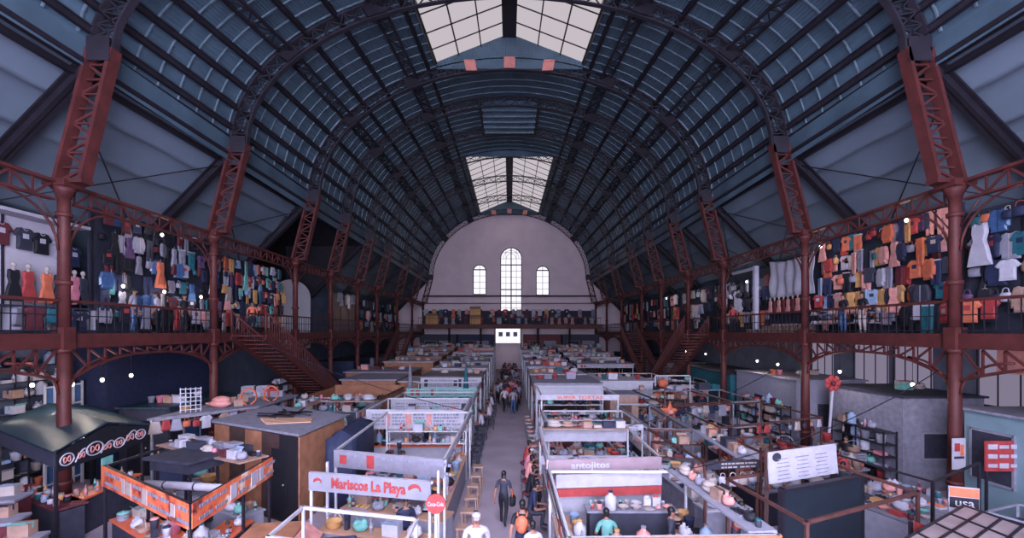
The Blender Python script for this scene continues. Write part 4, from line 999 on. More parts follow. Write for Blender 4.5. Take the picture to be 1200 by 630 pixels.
# ================================================================ AISLE LEFT (row next to the central aisle)
# seafood stalls with lettered banners
stall('the front seafood stall', 'white-framed stall whose front banner carries red seafood lettering', [(-4.5, 9.95), (-1.62, 9.3), (-1.55, 10.05), (-4.45, 10.75)], 2.35, 'white', {0: (mat('banner_vinyl', (.50,.49,.54), .5, 0, .12, 4), .40, 'Mariscos La Playa', 'red', .60)}, {0: ('pale grey', wood_pale)}, None, goods=.5, rows=1, seed=12, depth=.4, notop=(1, 2, 3))
stall('the shrimp-banner stall', 'white-framed seafood stall with shrimp-printed grey banner and long pale aisle counter', [(-4.45, 11.25), (-1.5, 10.35), (-1.45, 16.6), (-4.6, 16.6)], 2.5, 'white', {0: (mat('banner_vinyl2', (.48,.46,.52), .5, 0, .15, 4), .42, None, 'red'), 1: ('pale grey', .16)}, {0: ('pale grey', wood_pale), 1: ('pale grey', wood_pale), 3: ('pale grey', 'pale grey')}, None, walls={}, table='pale grey', goods=.6, seed=13, rack=2)
def shrimp(parent, x, y, z, s, ang):
    m = MB(); pts = [Vector((math.cos(a) * s * (1 - k * .03), 0, math.sin(a) * s * .62)) for k, a in enumerate([PI * (1.05 - k * .11) for k in range(11)])]
    m.tube([p + Vector((0, 0, 0)) for p in pts], [s * q for q in (.08, .2, .26, .28, .28, .26, .24, .2, .16, .12, .2)], 8)
    o = m.build('shrimp_print', cm('red'), parent); o.location = (x, y, z); o.rotation_euler.z = ang; o.scale = (1, .1, 1)
root = [o for o in C.objects if o.get('label', '').startswith('white-framed seafood')][0]
shrimp(root, 2.55, -.79, 2.27, .2, -.297); 
root2 = [o for o in C.objects if o.get('label', '').startswith('white-framed stall whose')][0]
shrimp(root2, 2.52, -.605, 2.15, .15, -.222); shrimp(root2, .25, -.095, 2.15, .11, -.222)
# round red soft-drink sign
t = thing('drink_sign', 'round red soft-drink sign on a thin post by the seafood stalls', 'sign', (-1.42, 8.55, 0))
m = MB(); m.tube([(0, -.02, 2.18), (0, .02, 2.18)], .19, 24); m.build('disc', cm('red', .35), t); m = MB(); m.box((0, .04, 1.0), (.05, .05, 2.05)); m.build('post', alu, t)
text('Coca-Cola', .11, t, (0, -.03, 2.18), (PI / 2, 0, 0), cm('white'), width=.31, bold=.02)
# lowest stall at the bottom edge
stall('the bottom-edge stall', 'white-railed stall at the bottom edge before the seafood banner', [(-4.3, 7.8), (-1.75, 7.2), (-1.75, 8.6), (-4.3, 9.2)], 1.9, 'white', {}, {0: ('charcoal', 'grey'), 2: ('pale grey', 'pale grey')}, None, goods=.8, seed=14, gs=.95)
t = thing('lounge_chair', 'dark padded chair with slatted back in the bottom-edge stall', 'chair', (-3.2, 8.25, 0), .2)
m = MB(); m.box((0, 0, .48), (.6, .55, .12)); m.build('seat', cm('charcoal'), t, bevel=.03)
m = MB(); m.box((0, .27, 1.35), (.62, .14, .42)); m.build('head_cushion', cm('navy'), t, bevel=.05)
m = MB()
for k in range(5): m.box((-.22 + k * .11, .27, .9), (.06, .04, .6))
m.build('back_slats', cm('pale grey'), t)
for a in (-1, 1):
    for b in (-1, 1): q = MB(); q.box((a * .25, b * .22, .22), (.045, .045, .44)); q.build('leg', pole_dark, t)
person(-2.45, 10.47, 0, 1.6, 'stand', 0.4, 'navy', 'black', 'person in dark blue top behind the red-lettered seafood banner')
person(-3.55, 14.75, 0, 1.6, 'work', .3, 'red', 'charcoal', 'cook in red top among the counters of the shrimp-banner stall')
for k in range(6):
    good('stool', ['tan'], (-1.12, 10.9 + k * .98, 0), .1 * ((k * 7) % 3 - 1), 1.0, f'wooden counter stool, {ORD[k + 1]} from the front at the seafood counter', 'seafood counter stools')
L1 = [  # next stalls back along the aisle: depth range, type
 ('the menu-board stall', 'white stall with printed menu boards and orange aisle counter', 17.3, 20.4, dict(zt=2.45, frame='white', banners={0: ('white', .75, None, 'salmon'), 1: ('white', .3)}, counters={0: ('white', orange_top), 1: ('pale grey', orange_top), 2: ('white', 'white')}, table='white', rack=2)),
 ('the white tarp stall', 'white stall fronted by plain white tarpaulin with wares heaped behind', 20.9, 23.6, dict(zt=2.3, frame='white', banners={0: ('white', .8), 1: ('white', .25)}, counters={1: ('white', 'pale grey'), 2: ('white', 'white')}, table='pale grey')),
 ('the green parapet stall', 'white stall with low red and green front parapet beside closed parasol', 24.1, 27.2, dict(zt=2.4, frame='white', banners={0: ('mint', .45, None, 'red'), 1: ('pale grey', .25)}, counters={0: ('white', 'grey'), 1: ('white', 'grey'), 2: ('white', 'white')}, table='grey')),
 ('the ribbed-roof stall', 'stall under a flat grey ribbed roof with white menu panels', 27.9, 31.6, dict(zt=2.6, frame='white', banners={0: ('white', .7, None, 'charcoal')}, counters={0: ('white', 'white'), 1: ('white', 'white')}, roof=(tin_roof, .08, .1, 0), roofgoods=1)),
 ('the patched-roof stall', 'stall under a patched pale roof along the aisle', 32.3, 35.4, dict(zt=2.75, frame='white', banners={0: ('cream', .4, None, 'tan')}, counters={0: ('white', 'white'), 1: ('white', 'white')}, roof=(tin_white, .08, .1, 0), roofgoods=2)),
 ('the bundled-roof stall', 'stall whose grey roof is heaped with bundles along the aisle', 36.2, 39.5, dict(zt=2.95, frame='steel', banners={0: ('grey', .4)}, counters={1: ('white', 'white')}, roof=('pale grey', .08, .1, 0), roofgoods=3)),
 ('the low grey-roofed stall', 'low grey-roofed stall deep along the left of the aisle', 40.2, 43.8, dict(zt=3.1, frame='steel', banners={0: ('charcoal', .4)}, counters={1: ('white', 'white')}, roof=('grey', .08, .1, 0), roofgoods=2)),
 ('the tarp-roofed stall', 'white tarp-roofed stall deep along the left of the aisle', 44.5, 48.5, dict(zt=3.3, frame='white', banners={0: ('white', .4)}, counters={}, roof=('white', .08, .1, 0), roofgoods=3)),
 ('the last aisle-left stall', 'last roofed stall left of the aisle before the far gallery', 49.3, 54.5, dict(zt=3.6, frame='steel', banners={0: ('salmon', .4)}, counters={}, roof=('pale grey', .08, .1, 0), roofgoods=4)),
]
for i, (sh, lb, a, b, kw) in enumerate(L1): stall(sh, lb, [(-5.6, a), (-1.75, a), (-1.75, b), (-5.6, b)], seed=30 + i, goods=.75, **kw)
for k in range(6): good('stool', ['charcoal'], (-1.42, 17.6 + k * .95, 0), .15 * ((k * 5) % 3 - 1), 1.0, f'dark counter stool, {ORD[k + 1]} from the front along the menu-board and tarp stalls', 'dark counter stools')
for k, (x, y, c, c2, lb) in enumerate([(-2.7, 30.2, 'charcoal', 'teal', 'closed dark teal parasol standing over the stalls near the aisle'), (-6.15, 27.5, 'charcoal', 'grey', 'closed grey parasol between the brown huts and white stalls')]):
    good('parasol', [c, c2], (x, y, 0) if k else (x, 27.55, 0), 0, 1.05, lb)
# outer left row: huts and boxes
t = stall('the orange-walled pen', 'open pen of orange-brown plywood walls holding white bags on dark worktops', [(-10.5, 21.2), (-6.4, 21.2), (-6.3, 26.6), (-10.5, 26.6)], 2.2, 'brown', {}, {}, None, walls={1: (wood, .1, 2.2), 2: (wood, .1, 2.3), 3: (wood, .1, 2.2)}, seed=50, goods=.8, kinds=['bag', 'bag', 'sack', 'crate', 'carton'], gs=1.25, loft={0: .5}, deck=(1.5, 4, 'grey'))
stall('the cluttered service stall', 'cluttered metal-framed stall crammed with jars, left of the menu-board stall', [(-9.0, 17.9), (-6.0, 17.4), (-6.0, 20.6), (-9.0, 20.6)], 2.3, 'steel', {0: ('charcoal', .3), 1: ('pale grey', .3)}, {0: ('grey', 'pale grey'), 1: ('grey', 'pale grey'), 2: ('white', 'white')}, None, seed=51, goods=.9, table='white', gs=1.2, rack=2, loft={2: .5, 3: .5})
huts = [('the near brown hut', 'brown plywood hut with wide flat grey roof behind the orange-walled pen', (-10.45, 27.6), (-7.1, 31.2), 2.45, cm('pale grey'), 0), ('the cornered brown hut', 'brown hut with pale scalloped roof edge and stacked boxes on top', (-6.6, 28.4), (-6.05, 31.4), 2.3, tin_white, 0),
 ('the long grey-roofed hut', 'long brown hut under wide pale grey roof facing white doorway', (-11.9, 32.2), (-7.2, 36.2), 2.5, cm('pale grey'), 1), ('the orange-edged hut', 'hut with an orange-brown front and white roof in the left rear', (-10.5, 37.2), (-6.4, 40.6), 2.9, cm('white'), 1), ('the shaded rear hut', 'low hut with grey tin roof by the far left stairs', (-10.4, 41.8), (-6.4, 45.4), 3.1, tin_roof, 2), ('the bundle-topped hut', 'rear hut with boxes and bundles piled across its roof', (-11.8, 46.4), (-6.4, 50.0), 3.3, cm('grey'), 3), ('the last left hut', 'last hut under the far left end of the gallery', (-11.8, 51.2), (-6.4, 55.6), 3.6, cm('pale grey'), 4)]
for i, (sh, lb, (x0, y0), (x1, y1), zt, rf, rg) in enumerate(huts):
    if i == 1: x0, y0, x1, y1 = -6.95 + .0, 28.0, -5.75, 31.0
    cabin(sh, lb, [(x0, y0), (x1, y0), (x1, y1), (x0, y1)], zt, wood, rf, doors={1: [(.5, .8, .1, 2.0, 'maroon')]}, windows={0: [(.3, .8, 1.0, 1.9, 'charcoal')]} if i > 1 else {}, over=.18, name='plywood_hut', roofgoods=rg, seed=i + 3)
# cluttered shelf stall with baskets, racks and toys behind the plywood booth
t = stall('the household stall', 'long household-goods stall with wares piled on its roof boards, near second left column', [(-12.15, 15.0), (-9.9, 17.5), (-9.9, 20.6), (-12.15, 20.6)], 2.5, 'steel', {}, {0: ('navy', 'grey'), 1: ('charcoal', 'grey')}, roof=('grey', .06, .1, 0), roofgoods=3, goods=.8, seed=55, gs=1.2)
# plastic rack, orange rings, balls etc standing on its front edge
t = thing('plastic_rack', 'white plastic lattice rack standing on the household stall roof', 'rack', (-11.6, 16.15, 2.56), .6)
m = MB()
for k in range(5): m.box((-.3 + .15 * k, 0, .45), (.03, .03, .9))
m.build('uprights', cm('white'), t); m = MB()
for k in range(6): m.box((0, -.02, .1 + .15 * k), (.66, .02, .03))
m.build('slats', cm('white'), t)
for k, (px, py, c) in enumerate([(262, 455, 'salmon'), (292, 462, 'orange'), (316, 470, 'orange')]):
    x, y = U(px, py + 14, 2.56); 
    if k == 0: good('sack', ['salmon', 'pink'], (-11.2, 17.2, 2.56), 0, 1.5, 'big salmon pink sack on the household stall roof beside the iron column')
for k in range(2):
    t = thing('toy_hoop_bundle', ['bright orange coiled hose ring leaning on household stall roof', 'second orange coiled hose ring farther along household stall roof'][k], 'hose ring', (-10.45 + .42 * k, 17.75 + .9 * k, 2.56), .6)
    m = MB()
    for j in range(4): m.tube([(.27 * math.cos(a) + .01 * j, -.09 + .06 * j, .33 + .31 * math.sin(a)) for a in [2 * PI * q / 18 for q in range(19)]], .03, 6)
    m.build('coil', cm('orange'), t); m = MB(); m.box((0, 0, .03), (.12, .3, .06)); m.build('tie', cm('charcoal'), t)
# two stacks of clear bins further back
for k in range(6):
    x, y, z = [(-11.4, 21.8, 2.3)][0]
for k in range(5):
    good('crate', ['pale grey'], (-12.6 + .62 * k, 20.9, 0) if False else (-11.7 + .6 * (k % 3), 19.9 + .1 * (k % 3), 2.56 + .24 * (k // 3)), .1 * k, 1.1, f'clear grey crate stacked on the household stall roof, {ORD[k + 1]} in its stack', 'clear crates')

# ================================================================ AISLE RIGHT
stall('the nearest right stall', 'cluttered white-edged food stall nearest the viewer right of the aisle', [(.95, 7.3), (4.55, 7.4), (4.35, 10.9), (.95, 10.9)], 2.1, 'white', {3: ('charcoal', .35, None, 'red'), 0: ('orange', .26, None, 'white')}, {0: ('pale grey', 'white'), 1: ('tan', 'tan'), 3: ('pale grey', wood_pale)}, None, goods=.95, seed=70, gs=.95, loft={1: .5})
stall('the white-walled stall', 'white-walled open food stall with a lettered front board right of the aisle', [(.98, 11.2), (3.95, 11.5), (4.05, 15.1), (1.0, 15.1)], 2.25, 'white', {0: (mat('faded_board', (.55,.46,.50), .6, 0, .2, 3), .3, 'antojitos', 'white', .34, .36), 2: ('white', .5), 3: ('white', .25)}, {0: ('white', 'white'), 1: ('pale grey', 'pale grey'), 3: ('white', 'white'), 2: ('pale grey', 'pale grey')}, None, walls={0: ('white', .9, 1.5), 2: ('white', .2, 1.3)}, table='pale grey', goods=.95, seed=71, loft={2: .45})
o = MB().slab([(1.15, 11.0, 1.62), (3.85, 11.25, 1.62), (3.85, 11.25, 1.95), (1.15, 11.0, 1.95)], .03).build('white_board', cm('white')); 
tag(o, 'long plain white board hung below lettered front of white-walled stall', 'board')
o2 = MB().box((0, 0, 1.5), (2.7, .02, .2)).build('red_strip', cm('red'), o, (2.5, 11.1, 0)); o2.rotation_euler.z = .092
R1 = [
 ('the vegetable stall', 'bright stall heaped with food packs behind the white-walled stall', 15.7, 18.6, dict(zt=2.2, frame='white', banners={0: ('white', .2), 3: ('white', .2)}, counters={0: ('white', 'white'), 1: ('white', 'white'), 3: ('maroon', 'white')}, table='white', rack=2)),
 ('the orange-lettered stall', 'white stall with an orange-lettered white board across its front', 19.2, 22.4, dict(zt=2.75, frame='white', banners={0: ('white', .22, 'SUPER TORTAS', 'orange'), 2: ('white', .7)}, counters={0: ('maroon', 'white'), 3: ('maroon', 'white'), 2: ('white', 'white')}, table='white', rack=2)),
 ('the picture-menu stall', 'stall with row of white picture menus under a long grey roof', 23.0, 27.0, dict(zt=2.75, frame='white', banners={0: ('white', .6, None, 'charcoal'), 3: ('salmon', .5)}, counters={0: ('white', 'white'), 3: ('red', 'white')}, roof=('grey', .08, .15, 0), roofgoods=1)),
 ('the striped-roof stall', 'stall with overlapping white and grey roof strips, right of the aisle', 27.8, 31.4, dict(zt=2.75, frame='white', banners={0: ('white', .35)}, counters={3: ('white', 'white')}, roof=(tin_white, .08, .1, 0), roofgoods=2)),
 ('the flower stall', 'stall topped with salmon and orange bundles right of the aisle', 32.2, 35.8, dict(zt=2.9, frame='white', banners={0: ('cream', .4)}, counters={3: ('white', 'white')}, roof=('pale grey', .08, .1, 0), roofgoods=4, tints=['salmon', 'orange', 'cream', 'white', 'red'])),
 ('the tan-box stall', 'stall with tan boxes on its roof deep right of the aisle', 36.6, 40.2, dict(zt=3.05, frame='steel', banners={0: ('tan', .4)}, counters={}, roof=('pale grey', .08, .1, 0), roofgoods=3)),
 ('the white-canopy stall', 'white canopy stall deep right of the aisle', 41, 45, dict(zt=3.25, frame='white', banners={0: ('white', .4)}, counters={}, roof=('white', .08, .1, 0), roofgoods=3)),
 ('the last aisle-right stall', 'last roofed stall right of the aisle before the far gallery', 46, 54, dict(zt=3.5, frame='steel', banners={0: ('grey', .4)}, counters={}, roof=('grey', .08, .1, 0), roofgoods=6)),
]
for i, (sh, lb, a, b, kw) in enumerate(R1): stall(sh, lb, [(1.35, a), (4.75, a), (4.75, b), (1.35, b)], seed=80 + i, goods=.8, **kw)
for k in range(11): good('round_stool', ['cream' if k % 3 else 'salmon', 'grey'], (1.02 + .02 * (k % 2), 15.9 + k * .92, 0), 0, 1.0, f'round padded stool, {ORD[k + 1]} from the front along the right of the aisle', 'round aisle stools')
# second right row
cabin('the white cabin', 'white boxy cabin with a grey framed door right of the aisle stalls', [(5.1, 25.0), (8.1, 25.0), (8.1, 27.6), (5.1, 27.6)], 2.65, 'white', cm('white'), doors={0: [(.62, .75, .05, 2.1, 'grey')]}, windows={}, over=.06, name='white_cabin', roofgoods=2, seed=17)
cabin('the tan box booth', 'small tan booth squeezed between aisle stalls and white cabin', [(5.0, 22.0), (6.4, 22.0), (6.4, 23.6), (5.0, 23.6)], 2.3, 'tan', cm('grey'), doors={0: [(.5, .7, .05, 1.9, 'brown')]}, over=.05, name='tan_booth', seed=18)
cabin('the far tan booth', 'small tan booth behind orange-lettered stall', [(4.85, 28.4), (5.5, 28.4), (5.5, 29.8), (4.85, 29.8)], 2.6, 'tan', cm('white'), over=.05, name='tan_booth', seed=19)
stall('the striped worktop stall', 'narrow stall with steel ribbed worktop beside the vegetable stall', [(4.95, 15.6), (6.4, 15.4), (6.6, 20.9), (5.0, 20.9)], 2.1, 'steel', {1: ('grey', .2)}, {}, None, seed=95, goods=.85, gs=1.0, deck=(.95, 13, steel))
stall('the orange bucket stall', 'open pole-framed stall of buckets behind the striped worktop', [(6.9, 19.4), (10.2, 20.4), (9.8, 24.3), (6.7, 24.3)], 2.3, 'brown', {}, {0: ('pale grey', 'white'), 1: ('white', 'white'), 3: ('grey', 'white')}, None, seed=96, goods=.85, gs=1.0, rack=2, loft={2: .6}, deck=(.95, 8, 'white'))
P = [(6.9, 14.6), (11.6, 16.4), (11.3, 19.9), (6.9, 18.9)]
stall('the long produce stall', 'long produce stall with dark brown front, trays on top and brown poles', P, 2.35, 'brown', {}, {0: (mat('brown_front', (.33,.20,.19), .6, 0, .2, 2), 'grey')}, None, seed=97, goods=.9, gs=1.0, kinds=['tray', 'tray', 'tray', 'basket', 'crate', 'carton', 'bag', 'fruit', 'fruit', 'bowl'], deck=(1.0, 8, 'grey'))
stall('the rear carton stall', 'stall of pale cartons behind the long produce stall', [(10.5, 20.8), (12.0, 21.2), (12.0, 25.4), (10.3, 25.2)], 2.2, 'steel', {}, {}, None, seed=98, goods=.9, gs=1.5, kinds=['carton', 'carton', 'oven', 'crate'], loft={2: .6}, deck=(.95, 3, 'white'))
stall('the side plate stall', 'brown-poled crockery stall between nearest right stall and menu board', [(4.85, 11.0), (6.3, 11.2), (6.5, 14.6), (4.6, 14.9)], 2.25, 'brown', {0: ('charcoal', .18)}, {0: ('grey', 'white'), 1: ('brown', 'tan'), 3: ('grey', 'pale grey'), 2: ('grey', 'white')}, None, seed=99, goods=.9, gs=1.0, kinds=['plate', 'bag', 'carton', 'bowl', 'pot', 'sack', 'carton'], rack=2, loft={1: .5})
for i, (a, b, lb, rf) in enumerate([(28.6, 32.0, 'open white-railed stall by the right stairs', 'white'), (36.8, 40.4, 'pale-roofed stall beyond the right stair landing', 'pale grey'), (41.4, 45.0, 'white frame stall behind the right stair landing', 'white'), (46, 50, 'grey-roofed stall in the rear right corner row', 'grey'), (51, 55.5, 'last pale-roofed stall at the rear right', 'pale grey')]):
    stall(f'rear right row stall {["one","two","three","four","five"][i]}', lb, [(5.6, a), (10.3, a), (10.3, b), (5.6, b)], 2.5 + .26 * i, 'white', {0: ('white', .3)}, {0: ('white', 'white'), 3: ('white', 'white')}, roof=None if i == 0 else (rf, .07, .1, 0), roofgoods=0 if i == 0 else i + 1, goods=.75, table='white' if i == 0 else None, seed=110 + i, gs=1.2)

# menu board and big black panel stall, front right
bp = [(4.8, 9.9), (5.05, 7.55), (8.35, 9.0), (8.0, 11.0)]
stall('the black-panel stall', 'pole-framed stall closed by a big black panel with dark counter', bp, 2.25, 'brown', {}, {}, None, seed=120, goods=0, walls={})
t = thing('black_panel', 'big plain black panel standing upright in the pole-framed stall', 'panel', (5.75, 9.35, 0), .36)
m = MB(); m.box((1.25, 0, 1.2), (2.5, .09, 1.9)); m.build('board', mat('blackboard', (.12,.15,.19), .5, 0, .2, 2), t)
m = MB(); m.box((1.25, -.02, 2.17), (2.6, .14, .06)); m.box((-.02, 0, 1.1), (.07, .12, 2.2)); m.box((2.52, 0, 1.1), (.07, .12, 2.2)); m.build('frame', pole_dark, t)
t = thing('menu_board', 'tilted white menu board with small grey text rows above the black panel', 'sign', (5.7, 9.75, 2.05), .36)
m = MB(); m.slab([(0, 0, .1), (2.2, 0, .1), (2.2, .06, .78), (0, .06, .78)], .04); m.build('board', cm('white'), t)
m = MB()
for c in range(3):
    for k in range(6): m.box((.42 + c * .62, -.045 + .0085 * k, .18 + .085 * k), (.42 - .05 * ((k + c) % 3), .006, .016))
m.build('text_rows', cm('grey'), t)
m = MB(); m.lathe([(.13, -.005), (.13, .005)], 16); o = m.build('oval_emblem', cm('charcoal'), t, (.24, -.0, .66)); o.rotation_euler.x = PI / 2; o.scale = (1, .75, 1)
m = MB(); m.box((0, .06, .4), (.06, .06, .9)); m.box((2.2, .1, .4), (.06, .06, .9)); m.box((0, .06, -1.0), (.06, .06, 2.0)); m.box((2.2, .1, -1.0), (.06, .06, 2.0)); m.build('support_post', wood_dark, t)
# goods counter front right with heaps
hq = [(8.75, 12.2), (9.35, 10.0), (12.0, 11.5), (11.5, 13.6)]
stall('the jumble counter', 'pale grey counter stall piled with mixed small wares, front right', hq, 1.0, 'dark', {}, {}, None, walls={0: ('pale grey', 0, .98), 1: ('pale grey', 0, .98)}, seed=121, goods=.97, rows=2, depth=.55, rails=False, gs=1.0, posts=False, deck=(1.02, 7, 'grey'), kinds=['bottle','jar','can','cup','bowl','cloth','bag','tray','fruit','jar','napkins'])
t = thing('pole_frame', 'thin dark pole frame standing over the jumble counter', 'frame', (9.0, 10.2, 0))
for (x, y) in ((8.75, 11.9), (9.3, 9.75), (11.8, 11.15)): m = MB(); m.box((x, y, 1.1), (.05, .05, 2.2)); m.build('post', pole_dark, t, world=True)
m = MB(); m.beam((8.75, 11.9, 2.2), (9.3, 9.75, 2.2), .045, .045); m.beam((9.3, 9.75, 2.2), (11.8, 11.15, 2.2), .045, .045); m.build('top_rail', pole_dark, t, world=True)
stall('the basket counter', 'grey counter with baskets and green tubs between produce stall and cabins', [(9.0, 13.4), (12.0, 14.5), (11.8, 15.9), (8.6, 14.6)], 1.1, 'dark', {}, {}, None, seed=122, goods=.9, rails=False, gs=1.1, kinds=['basket', 'basket', 'bucket', 'bag', 'crate', 'pot'], posts=False, tints=['tan', 'teal', 'red', 'charcoal', 'cream'], deck=(1.0, 4, 'grey'))
# flat roof of frosted square panels at the bottom right
fq = [U(1052, 636, 2.2), U(1150, 700, 2.2), U(1225, 625, 2.2), U(1130, 592, 2.2)]
t = thing('panelled_booth', 'low booth with a flat roof of stained pale square panels, bottom right', 'booth', (fq[0][0], fq[0][1], 0))
fv = [Vector((*p, 0)) for p in fq]; m = MB(); m.slab([p + up * 2.14 for p in fv], .05); m.build('roof_panels', mat('stained_panel', (.58,.51,.53), .5, 0, .3, 2.2), t, world=True)
m = MB()
for k in range(5): u = k / 4; m.beam(fv[0].lerp(fv[1], u) + up * 2.2, fv[3].lerp(fv[2], u) + up * 2.2, .035, .03); m.beam(fv[0].lerp(fv[3], u) + up * 2.2, fv[1].lerp(fv[2], u) + up * 2.2, .035, .03)
m.build('roof_bars', pole_dark, t, world=True)
for k in range(4):
    a, b = fv[k], fv[(k + 1) % 4]; c = a.lerp(b, .5); m = MB(); m.beam(a.lerp(sum(fv, Vector()) / 4, .06) + up * 1.07, b.lerp(sum(fv, Vector()) / 4, .06) + up * 1.07, .05, 2.13); m.build('wall_panel', cm('grey'), t, world=True)
x, y = U(1153, 600, 2.2); t = thing('price_sign', 'orange and white sign with bold outlined letters above the panelled booth', 'sign', (8.75, 8.55, 2.0), -.35)
m = MB(); m.box((0, 0, .25), (.46, .03, .5)); m.build('board', cm('white'), t); m = MB(); m.box((0, -.02, .40), (.44, .012, .17)); m.build('orange_band', cm('orange'), t)
m = MB(); m.box((0, -.02, .2), (.44, .012, .2)); m.build('dark_band', cm('black'), t); text('usa', .23, t, (0, -.03, .2), (PI / 2, 0, 0), cm('white')); m = MB(); m.box((0, .05, -.9), (.05, .05, 2.2)); m.build('post', pole_dark, t)
t = thing('red_flag_sign', 'dark red curved flag sign with white letters at the bottom right', 'sign', (7.35, 7.9, 0), .3)
m = MB(); m.slab([(-.3, 0, 1.2), (.35, 0, 1.2), (.3, 0, 1.75), (.05, 0, 2.05), (-.22, 0, 2.15)], .03); m.build('flag', cm('red'), t); text('CAFE', .19, t, (.02, -.045, 1.5), (PI / 2, 0, 0), cm('white')); m = MB(); m.box((-.3, 0, 1.08), (.05, .05, 2.16)); m.build('post', pole_dark, t)
t = thing('red_poster', 'red and white printed poster board beside the nearest right column', 'poster', (12.62, 11.75, 0), .0)
m = MB(); m.box((.45, 0, 2.2), (.95, .04, .8)); m.build('board', cm('red'), t); rr = random.Random(8); m = MB()
for k in range(9): m.box((.15 + .3 * (k % 3), -.03, 1.95 + .25 * (k // 3)), (.24, .012, .08 + .05 * rr.random()), 0)
m.build('printed_shapes', cm('white'), t)
for s in (.05, .85): m = MB(); m.box((s, .04, 1.1), (.05, .05, 2.2)); m.build('post', pole_dark, t)
t = thing('hanging_poster', 'narrow white poster with red print hung on the nearest right column', 'poster', (12.3, 12.15, 1.75), .1)
m = MB(); m.box((0, 0, .4), (.4, .02, .85)); m.build('sheet', cm('white'), t); m = MB(); m.box((-.06, -.015, .58), (.16, .012, .22)); m.build('printed_shape', cm('red'), t); m = MB(); m.box((0, -.015, .3), (.3, .012, .06)); m.build('printed_shape', cm('charcoal'), t); m = MB(); m.box((.09, -.015, .5), (.1, .012, .3)); m.build('printed_shape', cm('orange'), t)
# display case by the teal cabin
t = thing('display_case', 'small glass-sided display case with white rim beside the red poster', 'case', (11.3, 9.75, 0), .35)
m = MB(); m.box((0, 0, .5), (1.3, .7, 1.0)); m.build('base', cm('grey'), t); m = MB()
for a in (-1, 1):
    for b in (-1, 1): m.box((a * .63, b * .33, 1.25), (.04, .04, .5))
    m.box((a * .63, 0, 1.5), (.04, .7, .04)); m.box((0, a * .33, 1.5), (1.3, .04, .04))
m.build('rim', cm('pale grey'), t)
m = MB(); m.box((0, 0, 1.2), (1.2, .62, .02)); m.build('shelf', cm('charcoal'), t)

# ================================================================ UNDER THE GALLERIES
cabin('the teal cabin', 'grey-green booth with dark windows under the right gallery nearest viewer', [(13.4, 9.5), (16.4, 9.5), (16.4, 13.1), (13.4, 13.1)], 3.2, mat('teal_board', (.42,.50,.55), .6, 0, .12, 2), cm('grey'), windows={0: [(.25, .9, 1.1, 2.3, 'charcoal'), (.75, .9, 1.1, 2.3, 'black')], 3: [(.22, 1.1, 1.3, 2.7, 'charcoal'), (.62, 1.0, 1.5, 2.7, 'black')]}, over=.15, name='glazed_booth', roofgoods=1, seed=31, trimc='grey')
cabin('the grey shop', 'plain grey shop booth under the second bay of the right gallery', [(13.6, 15.3), (16.4, 15.3), (16.4, 18.9), (13.6, 18.9)], 3.2, 'grey', cm('charcoal'), doors={3: [(.35, .8, .05, 2.1, 'charcoal')]}, windows={0: [(.4, 1.0, 1.1, 2.0, 'charcoal')]}, over=.1, name='shop_booth', roofgoods=1, seed=32)
cabin('the pale shop', 'pale grey shop booth under the third bay of the right gallery', [(13.2, 20.4), (16.4, 20.4), (16.4, 25.8), (13.2, 25.8)], 3.2, 'pale grey', cm('grey'), windows={0: [(.5, 1.4, 1.1, 2.2, 'charcoal')], 3: [(.5, 1.6, 1.1, 2.2, 'navy')]}, over=.1, name='shop_booth', roofgoods=1, seed=33)
cabin('the near navy shop', 'dark navy shop booth under the second bay of the left gallery', [(-16.4, 16.5), (-15.0, 16.5), (-15.0, 22.4), (-16.4, 22.4)], 5.05, 'navy', cm('charcoal'), doors={1: [(.4, .9, .05, 2.2, 'black')], 0: [(.4, .9, .05, 2.3, 'black')]}, windows={1: [(.75, 1.2, 1.1, 2.3, 'blue')]}, over=.1, name='shop_booth', roofgoods=0, seed=34)
cabin('the dark tin shed', 'low shed with dark tin roof and junk, in front of the navy shop', [(-14.9, 16.9), (-12.95, 16.9), (-12.95, 20.8), (-14.9, 20.8)], 2.55, 'charcoal', tin_dark, doors={0: [(.4, .8, .05, 2.1, 'black')]}, windows={1: [(.3, .9, 1.0, 1.9, 'blue'), (.7, .9, 1.0, 1.9, 'black')]}, over=.12, name='tin_shed', roofgoods=2, seed=35)
for i, (a, b) in enumerate([(37.5, 42), (43, 48), (50, 56)]):
    cabin(f'rear left shop', f'dim shop booth under the left gallery, {ORD[i + 1]} beyond the dark transept', [(-16.4, a), (-13.2, a), (-13.2, b), (-16.4, b)], 2.9, ['navy', 'grey', 'charcoal'][i], cm('charcoal'), windows={1: [(.5, 2.0, 1.0, 2.2, 'black')]}, over=.1, name='shop_booth', seed=36 + i)
for i, (a, b) in enumerate([(26.5, 35), (37, 43), (44.5, 50), (51, 56)]):
    cabin(f'rear right shop', f'dim shop booth under the right gallery, {ORD[i + 1]} beyond the pale shop', [(13.2, a), (16.4, a), (16.4, b), (13.2, b)], 2.9, ['teal', 'grey', 'charcoal', 'navy'][i], cm('charcoal'), windows={3: [(.5, 2.0, 1.0, 2.2, 'black')]}, over=.1, name='shop_booth', seed=40 + i)
